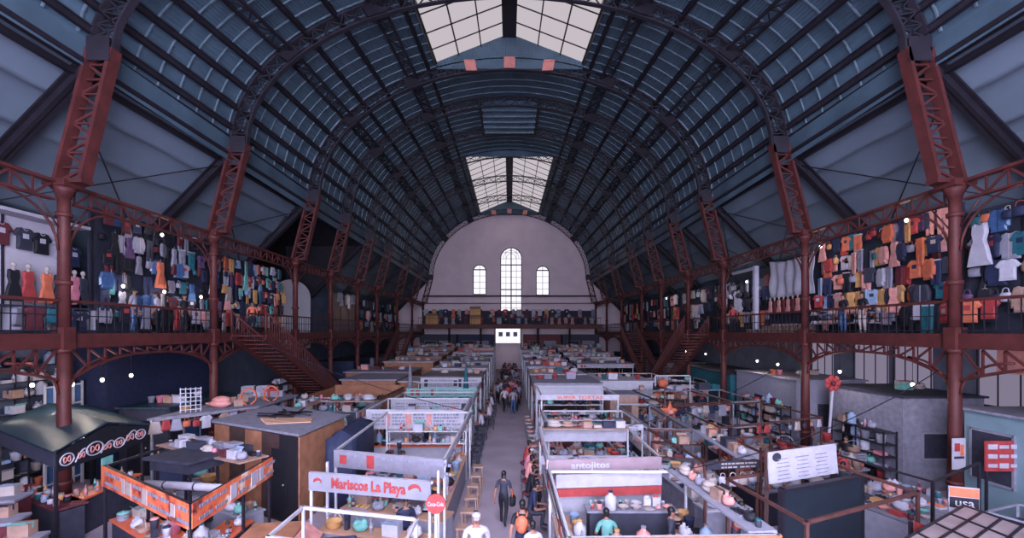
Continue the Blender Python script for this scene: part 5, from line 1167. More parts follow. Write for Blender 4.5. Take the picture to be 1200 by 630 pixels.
# daylight behind curtains in the outer right wall
for i, (a, b) in enumerate([(13.6, 15.6), (17.3, 19.0), (19.3, 21.2), (22.6, 24.2)]):
    m = MB(); n = 24; m.sheet([[(16.5 + .03 * math.sin(k * 1.9), lerp(a, b, k / n), z) for k in range(n + 1)] for z in (2.95, 5.15)], 0, True); o = struct(m.build(f'window_{10 + i}', m_curtain))
    f = MB()
    for k in range(4): f.beam((16.44, lerp(a, b, k / 3), 2.95), (16.44, lerp(a, b, k / 3), 5.15), .03, .03)
    f.beam((16.44, a, 2.95), (16.44, b, 2.95), .06, .06); f.beam((16.44, a, 5.15), (16.44, b, 5.15), .06, .06); f.build('window_frame', iron_dark, o)
t = thing('green_sign', 'lit green lettered shop sign under the nearest right gallery bay', 'sign', (16.45, 13.2, 4.2), -PI / 2)
m = MB(); m.box((0, 0, .25), (1.5, .06, .7)); m.build('board', cm('teal'), t); text('Hogar', .42, t, (0, -.05, .25), (PI / 2, 0, 0), glow('green_letters', (.45,.95,.75), .8))
m = MB(); m.box((-1.3, 0, .3), (.9, .06, .8)); m.build('side_panel', cm('salmon'), t)
for i, (x, y, z) in enumerate([(-14.2, 13.2, 3.9), (-13.6, 13.8, 3.85), (-13.4, 14.6, 3.9), (-13.3, 15.6, 3.95), (13.4, 24.0, 3.9), (13.0, 29.4, 4.0), (13.0, 21.5, 3.9), (13.1, 17.6, 3.9), (13.3, 33.5, 4.0), (12.9, 14.2, 3.8)]):
    bulb(x, y, z, GZ - .2, f'bare bulb on a cord under the {"left" if x < 0 else "right"} gallery, {ORD[i + 1 if x < 0 else i - 3]} along', 22)
# ornaments hung above the stalls
def star(x, y, z, r, c, lb, ztop):
    t = thing('star_ornament', lb, 'ornament', (x, y, z)); m = MB(); n = 5; vs = []
    ring = [(r * (1 if k % 2 == 0 else .42) * math.sin(PI * k / n), 0, r * (1 if k % 2 == 0 else .42) * math.cos(PI * k / n)) for k in range(2 * n)]
    vs = ring + [(0, -.14, 0), (0, .14, 0)]; fs = []
    for k in range(2 * n): j = (k + 1) % (2 * n); fs += [(k, 2 * n, j), (j, 2 * n + 1, k)]
    m.add(vs, fs); m.build('star_body', cm(c), t); m = MB(); m.ball((0, -.12, 0), (.1, .06, .1), 8); m.build('star_centre', cm('salmon'), t)
    m = MB(); m.tube([(0, 0, r), (0, 0, ztop - z)], .01, 5); m.build('cord', pole_dark, t); return t
t = thing('ornament_pole', 'thin brown pole carrying the orange star above the bucket stall', 'pole', (6.62, 18.9, 0)); m = MB(); m.box((0, 0, 1.55), (.05, .05, 3.1)); m.build('pole', pole_brown, t); m = MB(); m.beam((0, 0, 3.08), (.1, -.4, 3.08), .04, .04); m.build('arm', pole_brown, t)
star(6.7, 18.5, 2.15, .45, 'orange', 'orange five-pointed star ornament hanging above the right stalls', 3.06)
t = thing('flower_pole', 'white pole topped by a red paper flower beside the grey shop', 'pole', (12.75, 17.5, 0)); m = MB(); m.tube([(-.25, 0, 0), (0, 0, 3.3)], .05, 8); m.build('pole', cm('white'), t); m = MB()
for k in range(7): a = 2 * PI * k / 7; m.ball((.2 * math.cos(a), 0, 3.45 + .2 * math.sin(a)), (.14, .07, .14), 8)
m.build('petals', cm('red'), t); m = MB(); m.ball((0, -.05, 3.45), .09, 8); m.build('flower_centre', cm('maroon'), t)
for k, (x, y, z, c) in enumerate([(8.3, 24.75, 1.9, 'orange'), (8.9, 24.8, 2.1, 'orange'), (9.6, 24.9, 1.9, 'salmon'), (8.6, 24.9, 2.6, 'orange')]):
    t = thing('paper_lantern', f'{c} round paper lantern near the white cabin, {ORD[k + 1]} from the cabin', 'lantern', (x, y, z), 0, 'paper lanterns'); m = MB(); m.ball((0, 0, 0), (.3, .3, .26), 12, 0, .04, random.Random(k)); m.build('paper_shade', cm(c), t); m = MB(); m.tube([(0, 0, .25), (0, 0, 3.0 - z)], .01, 5); m.build('cord', pole_dark, t)
t = thing('lantern_frame', 'white pole frame carrying orange paper lanterns by the white cabin', 'frame', (8.2, 24.8, 0))
for x in (8.15, 10.1): m = MB(); m.box((x, 24.8, 1.5), (.06, .06, 3.0)); m.build('post', alu, t, world=True)
m = MB(); m.beam((8.15, 24.8, 3.02), (10.1, 24.9, 3.02), .06, .06); m.build('top_rail', alu, t, world=True)

# tall shelving racks of wares against the outer walls under the galleries
def wall_rack(x, s_, y0, y1, lb, short, seed, ztop=2.6, tints=None, n=6):
    t = thing('storage_rack', lb, 'rack', (x, (y0 + y1) / 2, 0)); r = random.Random(seed)
    for k in range(n):
        z = .25 + k * (ztop - .3) / (n - 1); m = MB(); m.box((x, (y0 + y1) / 2, z - .015), (.5, y1 - y0, .03)); m.build('shelf', pole_dark, t, world=True)
        line_goods((x - s_ * .2, y0 + .1), (x - s_ * .2, y1 - .1), z, .36, (s_, 0), f'{ORD[k + 1]} shelf up, {short}', r, ['bottle', 'jug', 'carton', 'bag', 'can', 'cloth', 'bucket', 'plate'], .8, 1.1, 1, tints)
    for y in (y0, (y0 + y1) / 2, y1):
        for dx in (-.23, .23): m = MB(); m.box((x + dx, y, ztop / 2), (.04, .04, ztop)); m.build('upright', pole_dark, t, world=True)
wall_rack(-16.2, -1, 9.6, 13.0, 'tall dark rack of wares on outer wall behind the green tin kiosk', 'kiosk rear rack', 301, 4.4, None, 9)
wall_rack(-16.2, -1, 13.3, 16.2, 'second tall dark rack of wares behind the green tin kiosk', 'second kiosk rack', 302, 4.4, None, 9)
wall_rack(-13.0, -1, 23.4, 27.8, 'tall rack of wares beneath the left gallery by the stairs', 'stair-side rack', 303)
wall_rack(15.9, 1, 13.4, 15.1, 'tall rack of wares between the teal booth and grey shop', 'grey shop rack', 305)
# loose stacks of cartons, crates and sacks standing between the stalls
r9 = random.Random(44)
heaps = [(4.75, 19.0 + 2.6, 'by the vegetable stall', 3), (7.2, 24.25, 'in front of the white cabin', 5), (5.6, 24.3, 'beside the white cabin door', 4), (10.8, 26.4, 'behind the rear carton stall', 6), (11.3, 28.4, 'by the right stairs', 5), (6.0, 33.2, 'in the right rear lane', 7), (8.4, 33.6, 'in the right rear lane, farther in', 7), (-8.3, 20.95 - .2, 'before the orange-walled pen', 4), (-6.6, 32.0 - .5, 'between the brown huts', 3), (12.1, 15.2 + 1.2, 'at the end of the basket counter', 3), (7.6, 13.6, 'behind the white menu board', 6), (8.4, 13.0, 'behind the black panel', 4), (-9.9, 14.0 - .3, 'at the plywood booth corner', 3)]
for hi, (hx, hy, wh, n) in enumerate(heaps):
    for k in range(n):
        col = k % 3; bx, by = hx + .62 * (col % 2), hy + .52 * (col // 2)
        tl = r9.randint(2, 5) if n > 3 else r9.randint(1, 3); z = 0
        for j in range(tl if k < 3 else 0):
            kd = r9.choice(['carton', 'crate', 'carton']); c = r9.choice(NICE[kd]); good(kd, [c, 'cream'], (bx, by, z), r9.uniform(-.08, .08), 1.35, f'{c} {kd} {wh}, {ORD[j + 1]} up in stack {["one","two","three"][k]}', f'stacked boxes {wh}'); z += (.26 if kd == 'carton' else .23) * 1.35 + .08 * (kd == 'carton')
        if k < 3: kd = r9.choice(['sack', 'bag', 'bucket', 'basket']); c = shade(kd, r9); good(kd, [c, 'grey'], (bx, by, z), r9.uniform(0, 3), 1.2, f'{c} {kd} {wh}, on top of stack {["one","two","three"][k]}', f'stacked boxes {wh}')

# more open benches filling the right-hand block


stall('the white heap bench', 'low white bench heaped with bags between white cabin and right stairs', [(8.7, 25.6), (11.6, 25.8), (11.4, 27.9), (8.7, 27.9)], 2.4, 'white', {0: ('white', .2)}, {}, None, seed=132, goods=.9, gs=1.1, deck=(1.0, 5, 'white'), loft={2: .6}, kinds=['bag', 'bag', 'carton', 'sack', 'crate', 'tray'])
stall('the crossing bench', 'brown-poled bench of small wares behind the white menu board', [(6.9, 12.2), (8.4, 12.6), (8.3, 14.1), (6.8, 13.9)], 2.2, 'brown', {}, {}, None, seed=133, goods=.9, gs=1.0, deck=(1.0, 4, 'grey'))
# booths and hanging stock in the shade beneath the far gallery
for i, (x0, x1, c) in enumerate([(-12.2, -7.2, 'charcoal'), (-7.0, -2.2, 'navy'), (2.0, 7.0, 'maroon'), (7.2, 12.2, 'charcoal')]):
    cabin('far end booth', f'dim booth beneath the far gallery, {ORD[i + 1]} from the left', [(x0, 60.2), (x1, 60.2), (x1, 64.4), (x0, 64.4)], 5.0, c, cm('charcoal'), windows={0: [(.3, 1.6, 2.6, 4.2, 'black'), (.7, 1.6, 2.6, 4.2, 'grey')]}, over=.0, name='shop_booth', seed=140 + i, trimc='tan')
rq = random.Random(91)
for k in range(30):
    x = -11.8 + k * .82
    if abs(x) < 2.1: continue
    kd = rq.choice(['carton', 'sack', 'bag', 'basket', 'crate']); c = shade(kd, rq); good(kd, [c, 'white'], (x, 59.55, 3.42), rq.uniform(-.2, .2), 1.45, f'{c} {kd} on the high counter beneath the far gallery, {ORD[k + 1]} from left', 'far counter stock')
for i, (x0, x1) in enumerate([(-12.2, -2.0), (1.7, 12.2)]):
    t = thing('high_counter', f'tall dark counter beneath the far gallery, {["left","right"][i]} of the bright doorway', 'counter', ((x0 + x1) / 2, 59.55, 0)); m = MB(); m.box((0, 0, 1.68), (x1 - x0, .8, 3.36)); m.build('counter_body', cm('maroon'), t); m = MB(); m.box((0, 0, 3.39), (x1 - x0 + .1, .95, .06)); m.build('counter_top', cm('grey'), t)
# glazed screens under the nearest left gallery
for i, (y0, y1) in enumerate([(9.6, 11.0), (14.9, 16.2)]):
    t = thing('shop_screen', ['pale barred glazed screen at the extreme left under the gallery', 'pale lattice screen between the tin kiosk and navy shop'][i], 'screen', (-15.6, (y0 + y1) / 2, 0)); m = MB()
    for k in range(5): m.box((0, lerp(y0, y1, k / 4) - (y0 + y1) / 2, 1.9), (.05, .05, 3.6))
    for k in range(6): m.box((0, 0, .3 + k * .66), (.05, y1 - y0, .05))
    m.build('bars', alu, t); m = MB(); m.box((-.04, 0, 1.9), (.02, y1 - y0, 3.5)); m.build('glass_pane', cm('blue', .2), t)
    for a in (-1, 1): m = MB(); m.box((0, a * (y1 - y0) / 2, .9), (.08, .06, 1.8)); m.build('foot_post', alu, t)

stall('the inner snack bench', 'low steel bench of jars and snacks inside the nearest right stall', [(1.75, 8.75), (4.0, 8.75), (4.0, 9.35), (1.75, 9.35)], 1.0, 'steel', {}, {}, None, seed=150, goods=.95, gs=1.05, deck=(1.0, 3, 'pale grey'), rails=False, posts=False, kinds=['jar', 'bottle', 'fruit', 'fruit', 'cup', 'bowl', 'tray', 'napkins', 'bag'], tints=['cream', 'orange', 'white', 'tan', 'salmon', 'red', 'pale grey'])
stall('the rear snack bench', 'dark-fronted bench of white packs along the back of nearest right stall', [(1.6, 10.2), (4.1, 10.2), (4.1, 10.75), (1.6, 10.75)], 1.3, 'steel', {}, {}, None, seed=151, goods=.95, gs=1.05, deck=(1.35, 2, 'grey'), rails=False, posts=False, kinds=['bag', 'carton', 'cloth', 'tray', 'bowl', 'bag'], tints=['white', 'white', 'cream', 'salmon', 'mint'])

wall_rack(13.3, 1, 15.5, 18.0, 'low rack of wares along the nave side of the grey shop', 'grey shop front rack', 306, 2.0, None, 5)
wall_rack(12.95, 1, 20.8, 25.0, 'low rack of wares along the nave side of the pale shop', 'pale shop front rack', 307, 2.0, None, 5)

# wares hung on hooks along the rails of the cluttered stalls
def hang_row(p, q, z, n, place, seed, kinds=('handbag', 'handbag', 'tshirt', 'skirt'), tints=None, sc=.75):
    r = random.Random(seed); a = math.atan2(q[1] - p[1], q[0] - p[0])
    for k in range(n):
        u = (k + .5) / n; kd = r.choice(kinds); c = r.choice(tints or ['white', 'cream', 'pale grey', 'salmon', 'orange', 'navy', 'tan', 'red', 'charcoal', 'mint'])
        good(kd, [c, c], (lerp(p[0], q[0], u), lerp(p[1], q[1], u), z), a + r.uniform(-.3, .3), sc * r.uniform(.85, 1.15), f'{c} {kd}, {ORD[k + 1]} of those hung along {place}', f'wares hung along {place}')
hang_row((-12.1, 14.93), (-9.95, 17.35), 2.45, 11, 'the roof edge of the household stall', 401)
hang_row((-9.0, 17.86), (-6.05, 17.37), 2.24, 9, 'the front rail of the cluttered service stall', 402)
hang_row((6.95, 19.36), (10.1, 20.31), 2.22, 11, 'the front rail of the orange bucket stall', 403, tints=['orange', 'white', 'salmon', 'cream', 'pale grey', 'navy'])
hang_row((6.95, 14.55), (11.5, 16.3), 2.28, 13, 'the front rail of the long produce stall', 404, ('handbag', 'handbag', 'skirt'), ['tan', 'cream', 'white', 'grey', 'charcoal', 'red'], .55)
hang_row((8.75, 25.56), (11.5, 25.76), 2.12, 9, 'the front rail of the white heap bench', 405, tints=['orange', 'salmon', 'white', 'cream'])
hang_row((4.9, 10.97), (6.25, 11.17), 1.98, 5, 'the front rail of the side plate stall', 406, ('handbag',), ['white', 'cream', 'tan'], .7)
# sagging cables strung over the stalls
for k, (p, q, lb) in enumerate([((-12.2, 18.6, 6.0), (-1.6, 16.5, 2.55), 'thin sagging cable from second left column to shrimp-banner stall'), ((4.0, 15.0, 2.3), (12.2, 18.6, 4.6), 'thin sagging cable from white-walled stall to second right column'), ((4.3, 10.8, 2.15), (12.2, 12.6, 4.4), 'thin sagging cable from nearest right stall to nearest right column')]):
    m = MB(); m.tube([(lerp(p[0], q[0], u), lerp(p[1], q[1], u), lerp(p[2], q[2], u) - 1.6 * u * (1 - u)) for u in [j / 14 for j in range(15)]], .014, 5); tag(m.build('cable', pole_dark), lb, 'cable')
# ================================================================ PEOPLE
def head_at(px, py, h): return U(px, py, h)
x, y = head_at(558, 598, 1.86); person(x, y, 0, 1.9, 'walk', .1, 'white', 'charcoal', 'person in white polo shirt and white cap walking towards the viewer', cap='white')
x, y = head_at(590, 553, 1.5); person(x, y, 0, 1.55, 'walk', PI - .2, 'charcoal', 'black', 'person in black with long hair and orange bag strap walking up the aisle', hair='long', pack=None)
good('handbag', ['black', 'orange'], (x + .26, y, .98), 1.4, 1.0, 'black shoulder bag carried by the long-haired person in the aisle')
x, y = head_at(612, 586, 1.7); person(x, y, 0, 1.72, 'walk', PI - .1, 'black', 'navy', 'person in black shirt wearing an orange backpack in the aisle', pack='orange')
for k, (px, py, h, top, bot, cap, lb) in enumerate([(628, 567, 1.38, 'navy', 'charcoal', None, 'person in dark blue shirt seated at the right aisle counter, nearest of five'), (627, 549, 1.38, 'black', 'black', None, 'person in black seated behind the dark blue shirt at the right counter'), (621, 537, 1.36, 'salmon', 'maroon', None, 'person in salmon top seated third at the right aisle counter'), (618, 528, 1.36, 'pink', 'charcoal', 'white', 'person in pink top and white cap seated at the right counter'), (615, 519, 1.36, 'red', 'charcoal', None, 'person in red top seated farthest of five at the right counter')]):
    x, y = U(px, py, 1.40); x = .55
    z = -.05
    person(x, y, z, 1.70, 'sit', PI / 2 + .1 * (k % 3 - 1), top, bot, lb, cap=cap)
    good('round_stool', ['maroon', 'grey'], (x, y, 0), 0, .98, f'stool under the {ORD[k + 1]} seated customer at the right aisle counter', 'occupied right stools')
x, y = U(625, 612, 1.5); person(x, y, 0, 1.55, 'walk', PI + .3, 'white', 'navy', 'person in white top bending at the bottom edge of the aisle')
# cooks inside the nearest right stall
person(2.15, 9.72, 0, 1.6, 'work', PI, 'mint', 'charcoal', 'cook in mint green shirt working inside the nearest right stall')
person(2.3, 8.2, 0, 1.62, 'work', 2.6, 'black', 'black', 'person in black at the middle of the nearest right stall')
person(3.05, 8.2, 0, 1.6, 'work', 3.4, 'pale grey', 'charcoal', 'person with long dark hair and grey top in nearest right stall', hair='long')
person(3.55, 9.75, 0, 1.66, 'stand', 1.2, 'charcoal', 'black', 'person in charcoal top standing right inside the nearest right stall')
person(5.35, 10.5, 0, 1.55, 'work', .6, 'red', 'charcoal', 'person in red top beside the white menu board stall')
person(8.35, 11.35, 0, 1.62, 'stand', .3, 'salmon', 'charcoal', 'person in striped salmon shirt between black panel and jumble counter')
person(12.6, 16.6, 0, 1.62, 'stand', -1.2, 'black', 'black', 'person in black standing by the white flower pole')
person(13.2, 19.6, 0, 1.65, 'stand', -.8, 'maroon', 'charcoal', 'person in dark red top by the white flower pole')
person(12.8, 10.6, 0, 1.6, 'stand', -.6, 'black', 'black', 'person in black top beside the red poster and display case')
# seated along the left counters
for k, (y, top, lb) in enumerate([(22.6, 'white', 'person in white shirt seated at the white tarp stall by the aisle'), (24.9, 'white', 'person in white shirt seated at the green parapet stall, near end'), (26.2, 'cream', 'person in cream shirt seated at the green parapet stall, far end'), (28.6, 'white', 'person in white shirt seated at the ribbed-roof stall'), (30.2, 'navy', 'person in navy shirt seated at the ribbed-roof stall')]):
    person(-1.05 - (.28 if y < 24 else 0), y, -.05, 1.7, 'sit', -PI / 2 + .15 * (k % 3 - 1), top, 'charcoal', lb)
    good('stool', ['charcoal'], (-1.05 - (.28 if y < 24 else 0), y, 0), 0, .98, f'dark stool under the {ORD[k + 1]} seated customer left of the aisle', 'occupied left stools')
# the crowd up the aisle
rr = random.Random(5)
tops = ['white', 'black', 'navy', 'red', 'grey', 'pink', 'pale blue', 'charcoal', 'salmon', 'maroon', 'white', 'teal']
placed = []
ys = sorted([29.5, 33.2] + [rr.uniform(30, 56) for _ in range(50)])
for k, y in enumerate(ys):
    for _t in range(60):
        x = rr.uniform(-.95, .85) if y > 32 else rr.uniform(-.4, .5)
        if all((x - a) ** 2 + (y - b) ** 2 > .36 for a, b in placed): break
        y += rr.uniform(-.1, .25)
    placed.append((x, y)); tp = rr.choice(tops); bt = rr.choice(['navy', 'charcoal', 'black', 'blue', 'grey']); 
    if k == 0: x, tp, bt = .25, 'pale grey', 'blue'
    person(x, y, 0, rr.uniform(1.55, 1.78), rr.choice(['walk', 'stand', 'walk']), rr.choice([0, PI, PI, .3, PI - .4]), tp, bt, f'person in {tp} top, {ORD[k + 1]} from the front of the aisle crowd', hair=rr.choice(['hair', 'hair', 'long']), group='aisle crowd')
for k, (x, y, tp) in enumerate([(6.6, 22.2, 'navy'), (7.4, 18.9 + .4, 'teal'), (5.9, 31.9 + .5, 'red'), (3.0, 16.57, 'teal'), (3.2, 20.13, 'black'), (-3.4, 18.22, 'navy'), (-3.0, 21.35, 'black'), (-3.6, 25.03, 'white'), (8.0, 14.62, 'charcoal'), (10.0, 13.3, 'charcoal'), (-6.0 + .2, 21.0, 'black'), (-9.5, 18.2, 'navy')]):
    person(x, y, 0, 1.62, 'stand', rr.uniform(-1, 1), tp, 'charcoal', ['person in navy by the tan box booth', 'person in teal at the bucket stall front', 'person in red beyond the white cabin', 'vendor in teal inside the vegetable stall', 'vendor in black inside the orange-lettered stall', 'vendor in navy inside the menu-board stall', 'vendor in black inside the white tarp stall', 'vendor in white inside the green parapet stall', 'vendor in charcoal standing before the long produce stall', 'person in charcoal between jumble and basket counters', 'person in black between the orange-walled pen and white tarp stall', 'person in navy behind the brown plywood booth'][k])
# on the galleries
for k, (x, y, tp, bt, rz, lb) in enumerate([(-13.3, 15.7, 'pale grey', 'blue', PI / 2 * 1.2, 'person in striped pale shirt and jeans on the left gallery'), (-13.5, 17.0, 'white', 'black', -1.2, 'person in white top and black trousers on the left gallery'), (-13.2, 18.0, 'black', 'black', 1.5, 'person in black leaning at the left gallery clothes'), (13.35, 17.75, 'black', 'blue', -PI / 2, 'person in black jacket and jeans on the right gallery'), (13.4, 16.85, 'black', 'cream', -PI / 2, 'person in black top and cream trousers on the right gallery'), (12.95, 25.7, 'red', 'black', -.5, 'person in red top leaning at the right gallery railing'), (-13.1, 22.6, 'orange', 'black', .6, 'person in orange top by the top of the left stairs')]):
    person(x, y, GZ, 1.62, 'stand', rz, tp, bt, lb, hair='long' if k in (2, 4) else 'hair')
# ================================================================ CLOTHES SHOPS ON THE GALLERIES
wall_white = mat('shop_boarding', (.70,.67,.72), .8, 0, .08, 2)
panel_dark = mat('shop_backing', (.16,.17,.23), .8, 0, .2, 2)
def partition(x, y0, y1, z0, z1, m_, lb, cap=None, s=-1):
    t = thing('shop_partition', lb, 'partition', (x, (y0 + y1) / 2, z0)); m = MB(); m.box((0, 0, (z1 - z0) / 2), (.08, y1 - y0, z1 - z0)); m.build('board', m_, t)
    m = MB()
    for k in range(4): m.box((-s * .06, -(y1 - y0) / 2 + .05 + (y1 - y0 - .1) * k / 3, (z1 - z0) / 2), (.05, .05, z1 - z0))
    m.build('batten', pole_dark, t)
    if cap: m = MB(); m.box((-s * .3, 0, z1 - z0), (.75, y1 - y0, .1)); m.build('cornice', cm(cap), t)
    return t
def garments(x, s, y0, y1, rows, kinds, tints, where, r, step=.44, sc=1.0, skip=.06):
    """rows of clothes hung facing the nave; s is the gallery's side"""
    names = {'tshirt': 'T-shirt', 'dress': 'dress', 'trousers': 'trousers', 'jacket': 'jacket', 'skirt': 'skirt', 'handbag': 'handbag', 'hat': 'straw hat', 'dummy': 'dressed dummy'}
    for ri, z in enumerate(rows):
        n = int((y1 - y0) / step); cnt = {}
        for k in range(n):
            if r.random() < skip: continue
            kd = r.choice(kinds); c = r.choice(tints); c2 = r.choice([c, c, 'white', 'charcoal', 'red', 'cream', 'navy']); cnt[kd, c] = cnt.get((kd, c), 0) + 1
            y = y0 + (k + .5) * step + r.uniform(-.05, .05)
            good(kd, [c, c2], (x - s * r.uniform(.12, .42), y, z + r.uniform(-.08, .05)), s * PI / 2 * -1 + r.uniform(-.35, .35) if s > 0 else PI / 2 + r.uniform(-.35, .35), sc * r.uniform(.9, 1.1), f'{c} {names[kd]}, {ORD[cnt[kd, c]]} from near end, {["top","second","third","fourth","fifth","sixth"][min(ri, 5)]} row, {where}', f'clothes in {where}')
rg = random.Random(77)
DARKC = ['navy', 'charcoal', 'black', 'grey', 'maroon', 'teal', 'blue', 'white', 'pale grey', 'purple', 'black', 'navy']
LIVE = ['white', 'cream', 'orange', 'salmon', 'mustard', 'red', 'navy', 'charcoal', 'teal', 'pale blue', 'maroon', 'grey', 'black', 'pale grey']
AK = ['tshirt', 'tshirt', 'dress', 'jacket', 'trousers', 'handbag', 'skirt']
# left: white boarded shop, nearest
partition(-15.2, 9.0, 15.4, GZ, 9.05, wall_white, 'white boarded shop wall with T-shirts at the near end of left gallery', 'white')
for k, (y, z, kd, c) in enumerate([(13.1, 8.75, 'tshirt', 'maroon'), (13.75, 8.7, 'tshirt', 'charcoal'), (14.25, 8.65, 'tshirt', 'black'), (14.9, 8.6, 'tshirt', 'pale grey'), (15.3, 8.4, 'tshirt', 'navy')]):
    good(kd, [c, 'white'], (-15.03, y, z), PI / 2, 1.0, f'{c} T-shirt pinned high on the white boarded shop wall', 'pinned T-shirts')
for k, (y, c) in enumerate([(13.2, 'black'), (13.6, 'red'), (14.15, 'orange'), (14.55, 'black'), (15.05, 'pink'), (15.35, 'charcoal')]):
    good('dummy', [c, 'cream'], (-14.75, y, 7.35), PI / 2, 1.0, f'{c} dress on a dummy before white boarded shop wall, {ORD[k + 1]} from near end', 'dressed dummies')
t = thing('display_shelf', 'dark display shelf with lower pictures in the white boarded shop', 'shelf', (-14.7, 13.9, GZ)); m = MB(); m.box((0, 0, .05), (.6, 3.2, .1)); m.box((0, 0, .85), (.6, 3.2, .06)); m.build('shelf_board', cm('charcoal'), t)
for k in range(5): m = MB(); m.box((0, -1.55 + k * .775, .45), (.55, .05, .8)); m.build('divider', cm('white'), t)
garments(-14.5, -1, 12.5, 15.2, [GZ + .8], ['tshirt', 'skirt'], DARKC, 'low shelf of white boarded shop', rg, .5, .9)
# left: dark wall of clothes
partition(-14.75, 15.55, 22.2, GZ, 9.9, panel_dark, 'dark backing behind the dense clothes wall of the left gallery')
garments(-14.7, -1, 15.7, 22.1, [9.8, 9.1, 8.4, 7.7, 7.0, 6.4], AK, DARKC, 'dark left clothes wall', rg, .26, .80)
good('dress', ['orange', 'white'], (-14.15, 18.0, 8.3), PI / 2, 1.1, 'bright orange dress hanging out in front of the dark left clothes wall')
garments(-14.0, -1, 15.7, 21.8, [GZ + 1.05], AK, ['white', 'cream', 'red', 'black', 'grey', 'navy', 'salmon'], 'low rack, dark left clothes wall', rg, .38, .95)
# left: colourful wall before the stairs
partition(-14.75, 22.35, 28.6, GZ, 9.4, panel_dark, 'dark backing behind the colourful clothes wall by left stairs')
garments(-14.7, -1, 22.4, 28.5, [9.35, 8.6, 7.85, 7.1, 6.4], AK, ['white', 'orange', 'mustard', 'mint', 'red', 'salmon', 'cream', 'navy', 'charcoal', 'purple', 'teal', 'pale blue'], 'colourful left clothes wall', rg, .27, .85)
# left rear: lighter shops
partition(-15.0, 37.4, 43.0, GZ, 8.8, mat('tan_boarding', (.50,.40,.38), .8, 0, .15, 2), 'tan boarded shop wall beyond the dark transept on left gallery')
partition(-15.0, 43.2, 58.0, GZ, 8.8, panel_dark, 'long dark shop backing at the rear of left gallery')
garments(-14.9, -1, 37.6, 42.8, [8.9], ['tshirt', 'dress'], ['white', 'pale grey'], 'tan left shop', rg, .9, 1.3)
garments(-14.9, -1, 43.4, 57.5, [8.7, 7.6, 6.6], AK, LIVE, 'rear left clothes wall', rg, .85, 1.25)
# right: nearest shop, bays one and two
partition(14.75, 9.5, 14.3, GZ, 9.3, panel_dark, 'dark backing of the nearest shop on the right gallery', None, 1)
garments(14.7, 1, 11.6, 14.3, [9.2, 8.4, 7.6, 6.8], ['handbag', 'tshirt', 'dress', 'jacket'], DARKC + ['orange', 'tan'], 'nearest right shop', rg, .34)
good('dress', ['white', 'grey'], (14.15, 13.35, 8.75), -PI / 2, 1.35, 'long white dress hanging out in front of the nearest right shop')
partition(14.75, 14.4, 20.9, GZ, 9.7, panel_dark, 'dark backing behind the bright clothes wall on the right gallery', None, 1)
garments(14.7, 1, 14.5, 20.8, [9.6, 8.8, 8.0, 7.2, 6.5], ['tshirt', 'tshirt', 'dress', 'jacket', 'trousers', 'handbag'], LIVE + ['orange', 'mustard', 'salmon'], 'bright right clothes wall', rg, .27, .90)
garments(14.0, 1, 12.6, 16.2, [GZ + 1.05], ['trousers', 'skirt', 'tshirt'], ['red', 'orange', 'teal', 'white', 'black', 'maroon'], 'low rack, right gallery', rg, .40, .95)
for k in range(14): good('shoes', [['tan', 'white', 'black', 'cream', 'salmon'][k % 5]], (13.95, 17.2 + (k % 7) * .5, GZ + .45 + .4 * (k // 7)), PI / 2, 1.3, f'pair of {["tan","white","black","cream","salmon"][k % 5]} shoes, {ORD[k % 7 + 1]} along the {"lower" if k < 7 else "upper"} shoe shelf, right gallery', 'shoes on the shelf')
t = thing('shoe_shelf', 'long two-tier shoe shelf at the foot of right clothes wall', 'shelf', (13.95, 18.7, GZ))
for z in (.43, .83): m = MB(); m.box((0, 0, z), (.5, 3.6, .035)); m.build('shelf_board', cm('grey'), t)
for y in (-1.75, 0, 1.75):
    for x in (-.2, .2): m = MB(); m.box((x, y, .42), (.04, .03, .84)); m.build('leg', pole_dark, t)
# right: white tarpaulin and row of small dressed forms
t = thing('white_tarpaulin', 'large white tarpaulin hung across a shop on the right gallery', 'tarpaulin', (14.3, 22.6, 9.3)); m = MB()
rows = [[(.06 * math.sin(k * 1.3) + .05 * math.sin(k * .5 + j), -1.75 + 3.5 * k / 24, -2.0 * j / 8 - (.18 * math.sin(PI * k / 24) if j == 0 else 0)) for k in range(25)] for j in range(9)]
m.sheet(rows); m.build('cloth', cm('white'), t, solid=.02); m = MB(); m.tube([(0, -1.9, .02), (0, 1.9, .02)], .03, 8); m.build('curtain_pole', pole_dark, t)
for k in range(9): good('dummy', ['maroon' if k % 2 else 'salmon', 'cream'], (14.2, 21.1 + .38 * k, 7.15), -PI / 2, .75, f'small dressed dummy under the white tarpaulin, {ORD[k + 1]} from near end', 'small dummies')
partition(14.9, 21.0, 24.4, GZ, 9.4, panel_dark, 'dark backing behind the white tarpaulin on right gallery', None, 1)
for k in range(10): good('basket', ['tan', 'brown'], (13.7 + .02 * (k % 3), 20.9 + .48 * k, GZ + (.0 if k % 2 else .0)), .3 * k, 1.25, f'tan woven basket on the gallery floor, {ORD[k + 1]} along behind the railing', 'gallery baskets')
for k in range(8): good('carton', ['tan', 'cream'], (14.35, 21.2 + .48 * k, GZ + .001), PI / 2, 1.5, f'brown carton under the white tarpaulin, {ORD[k + 1]} from near end', 'gallery cartons')
partition(14.9, 24.6, 31.5, GZ, 9.2, panel_dark, 'dark backing of the hat shop on the right gallery', None, 1)
t = thing('white_post', 'white square shop post with crossbeam beside the hat shop', 'post', (13.6, 24.5, GZ)); m = MB(); m.box((0, 0, 1.85), (.22, .22, 3.7)); m.build('shaft', cm('white'), t); m = MB(); m.box((0, 1.2, 3.6), (.14, 2.6, .14)); m.build('crossbeam', cm('white'), t)
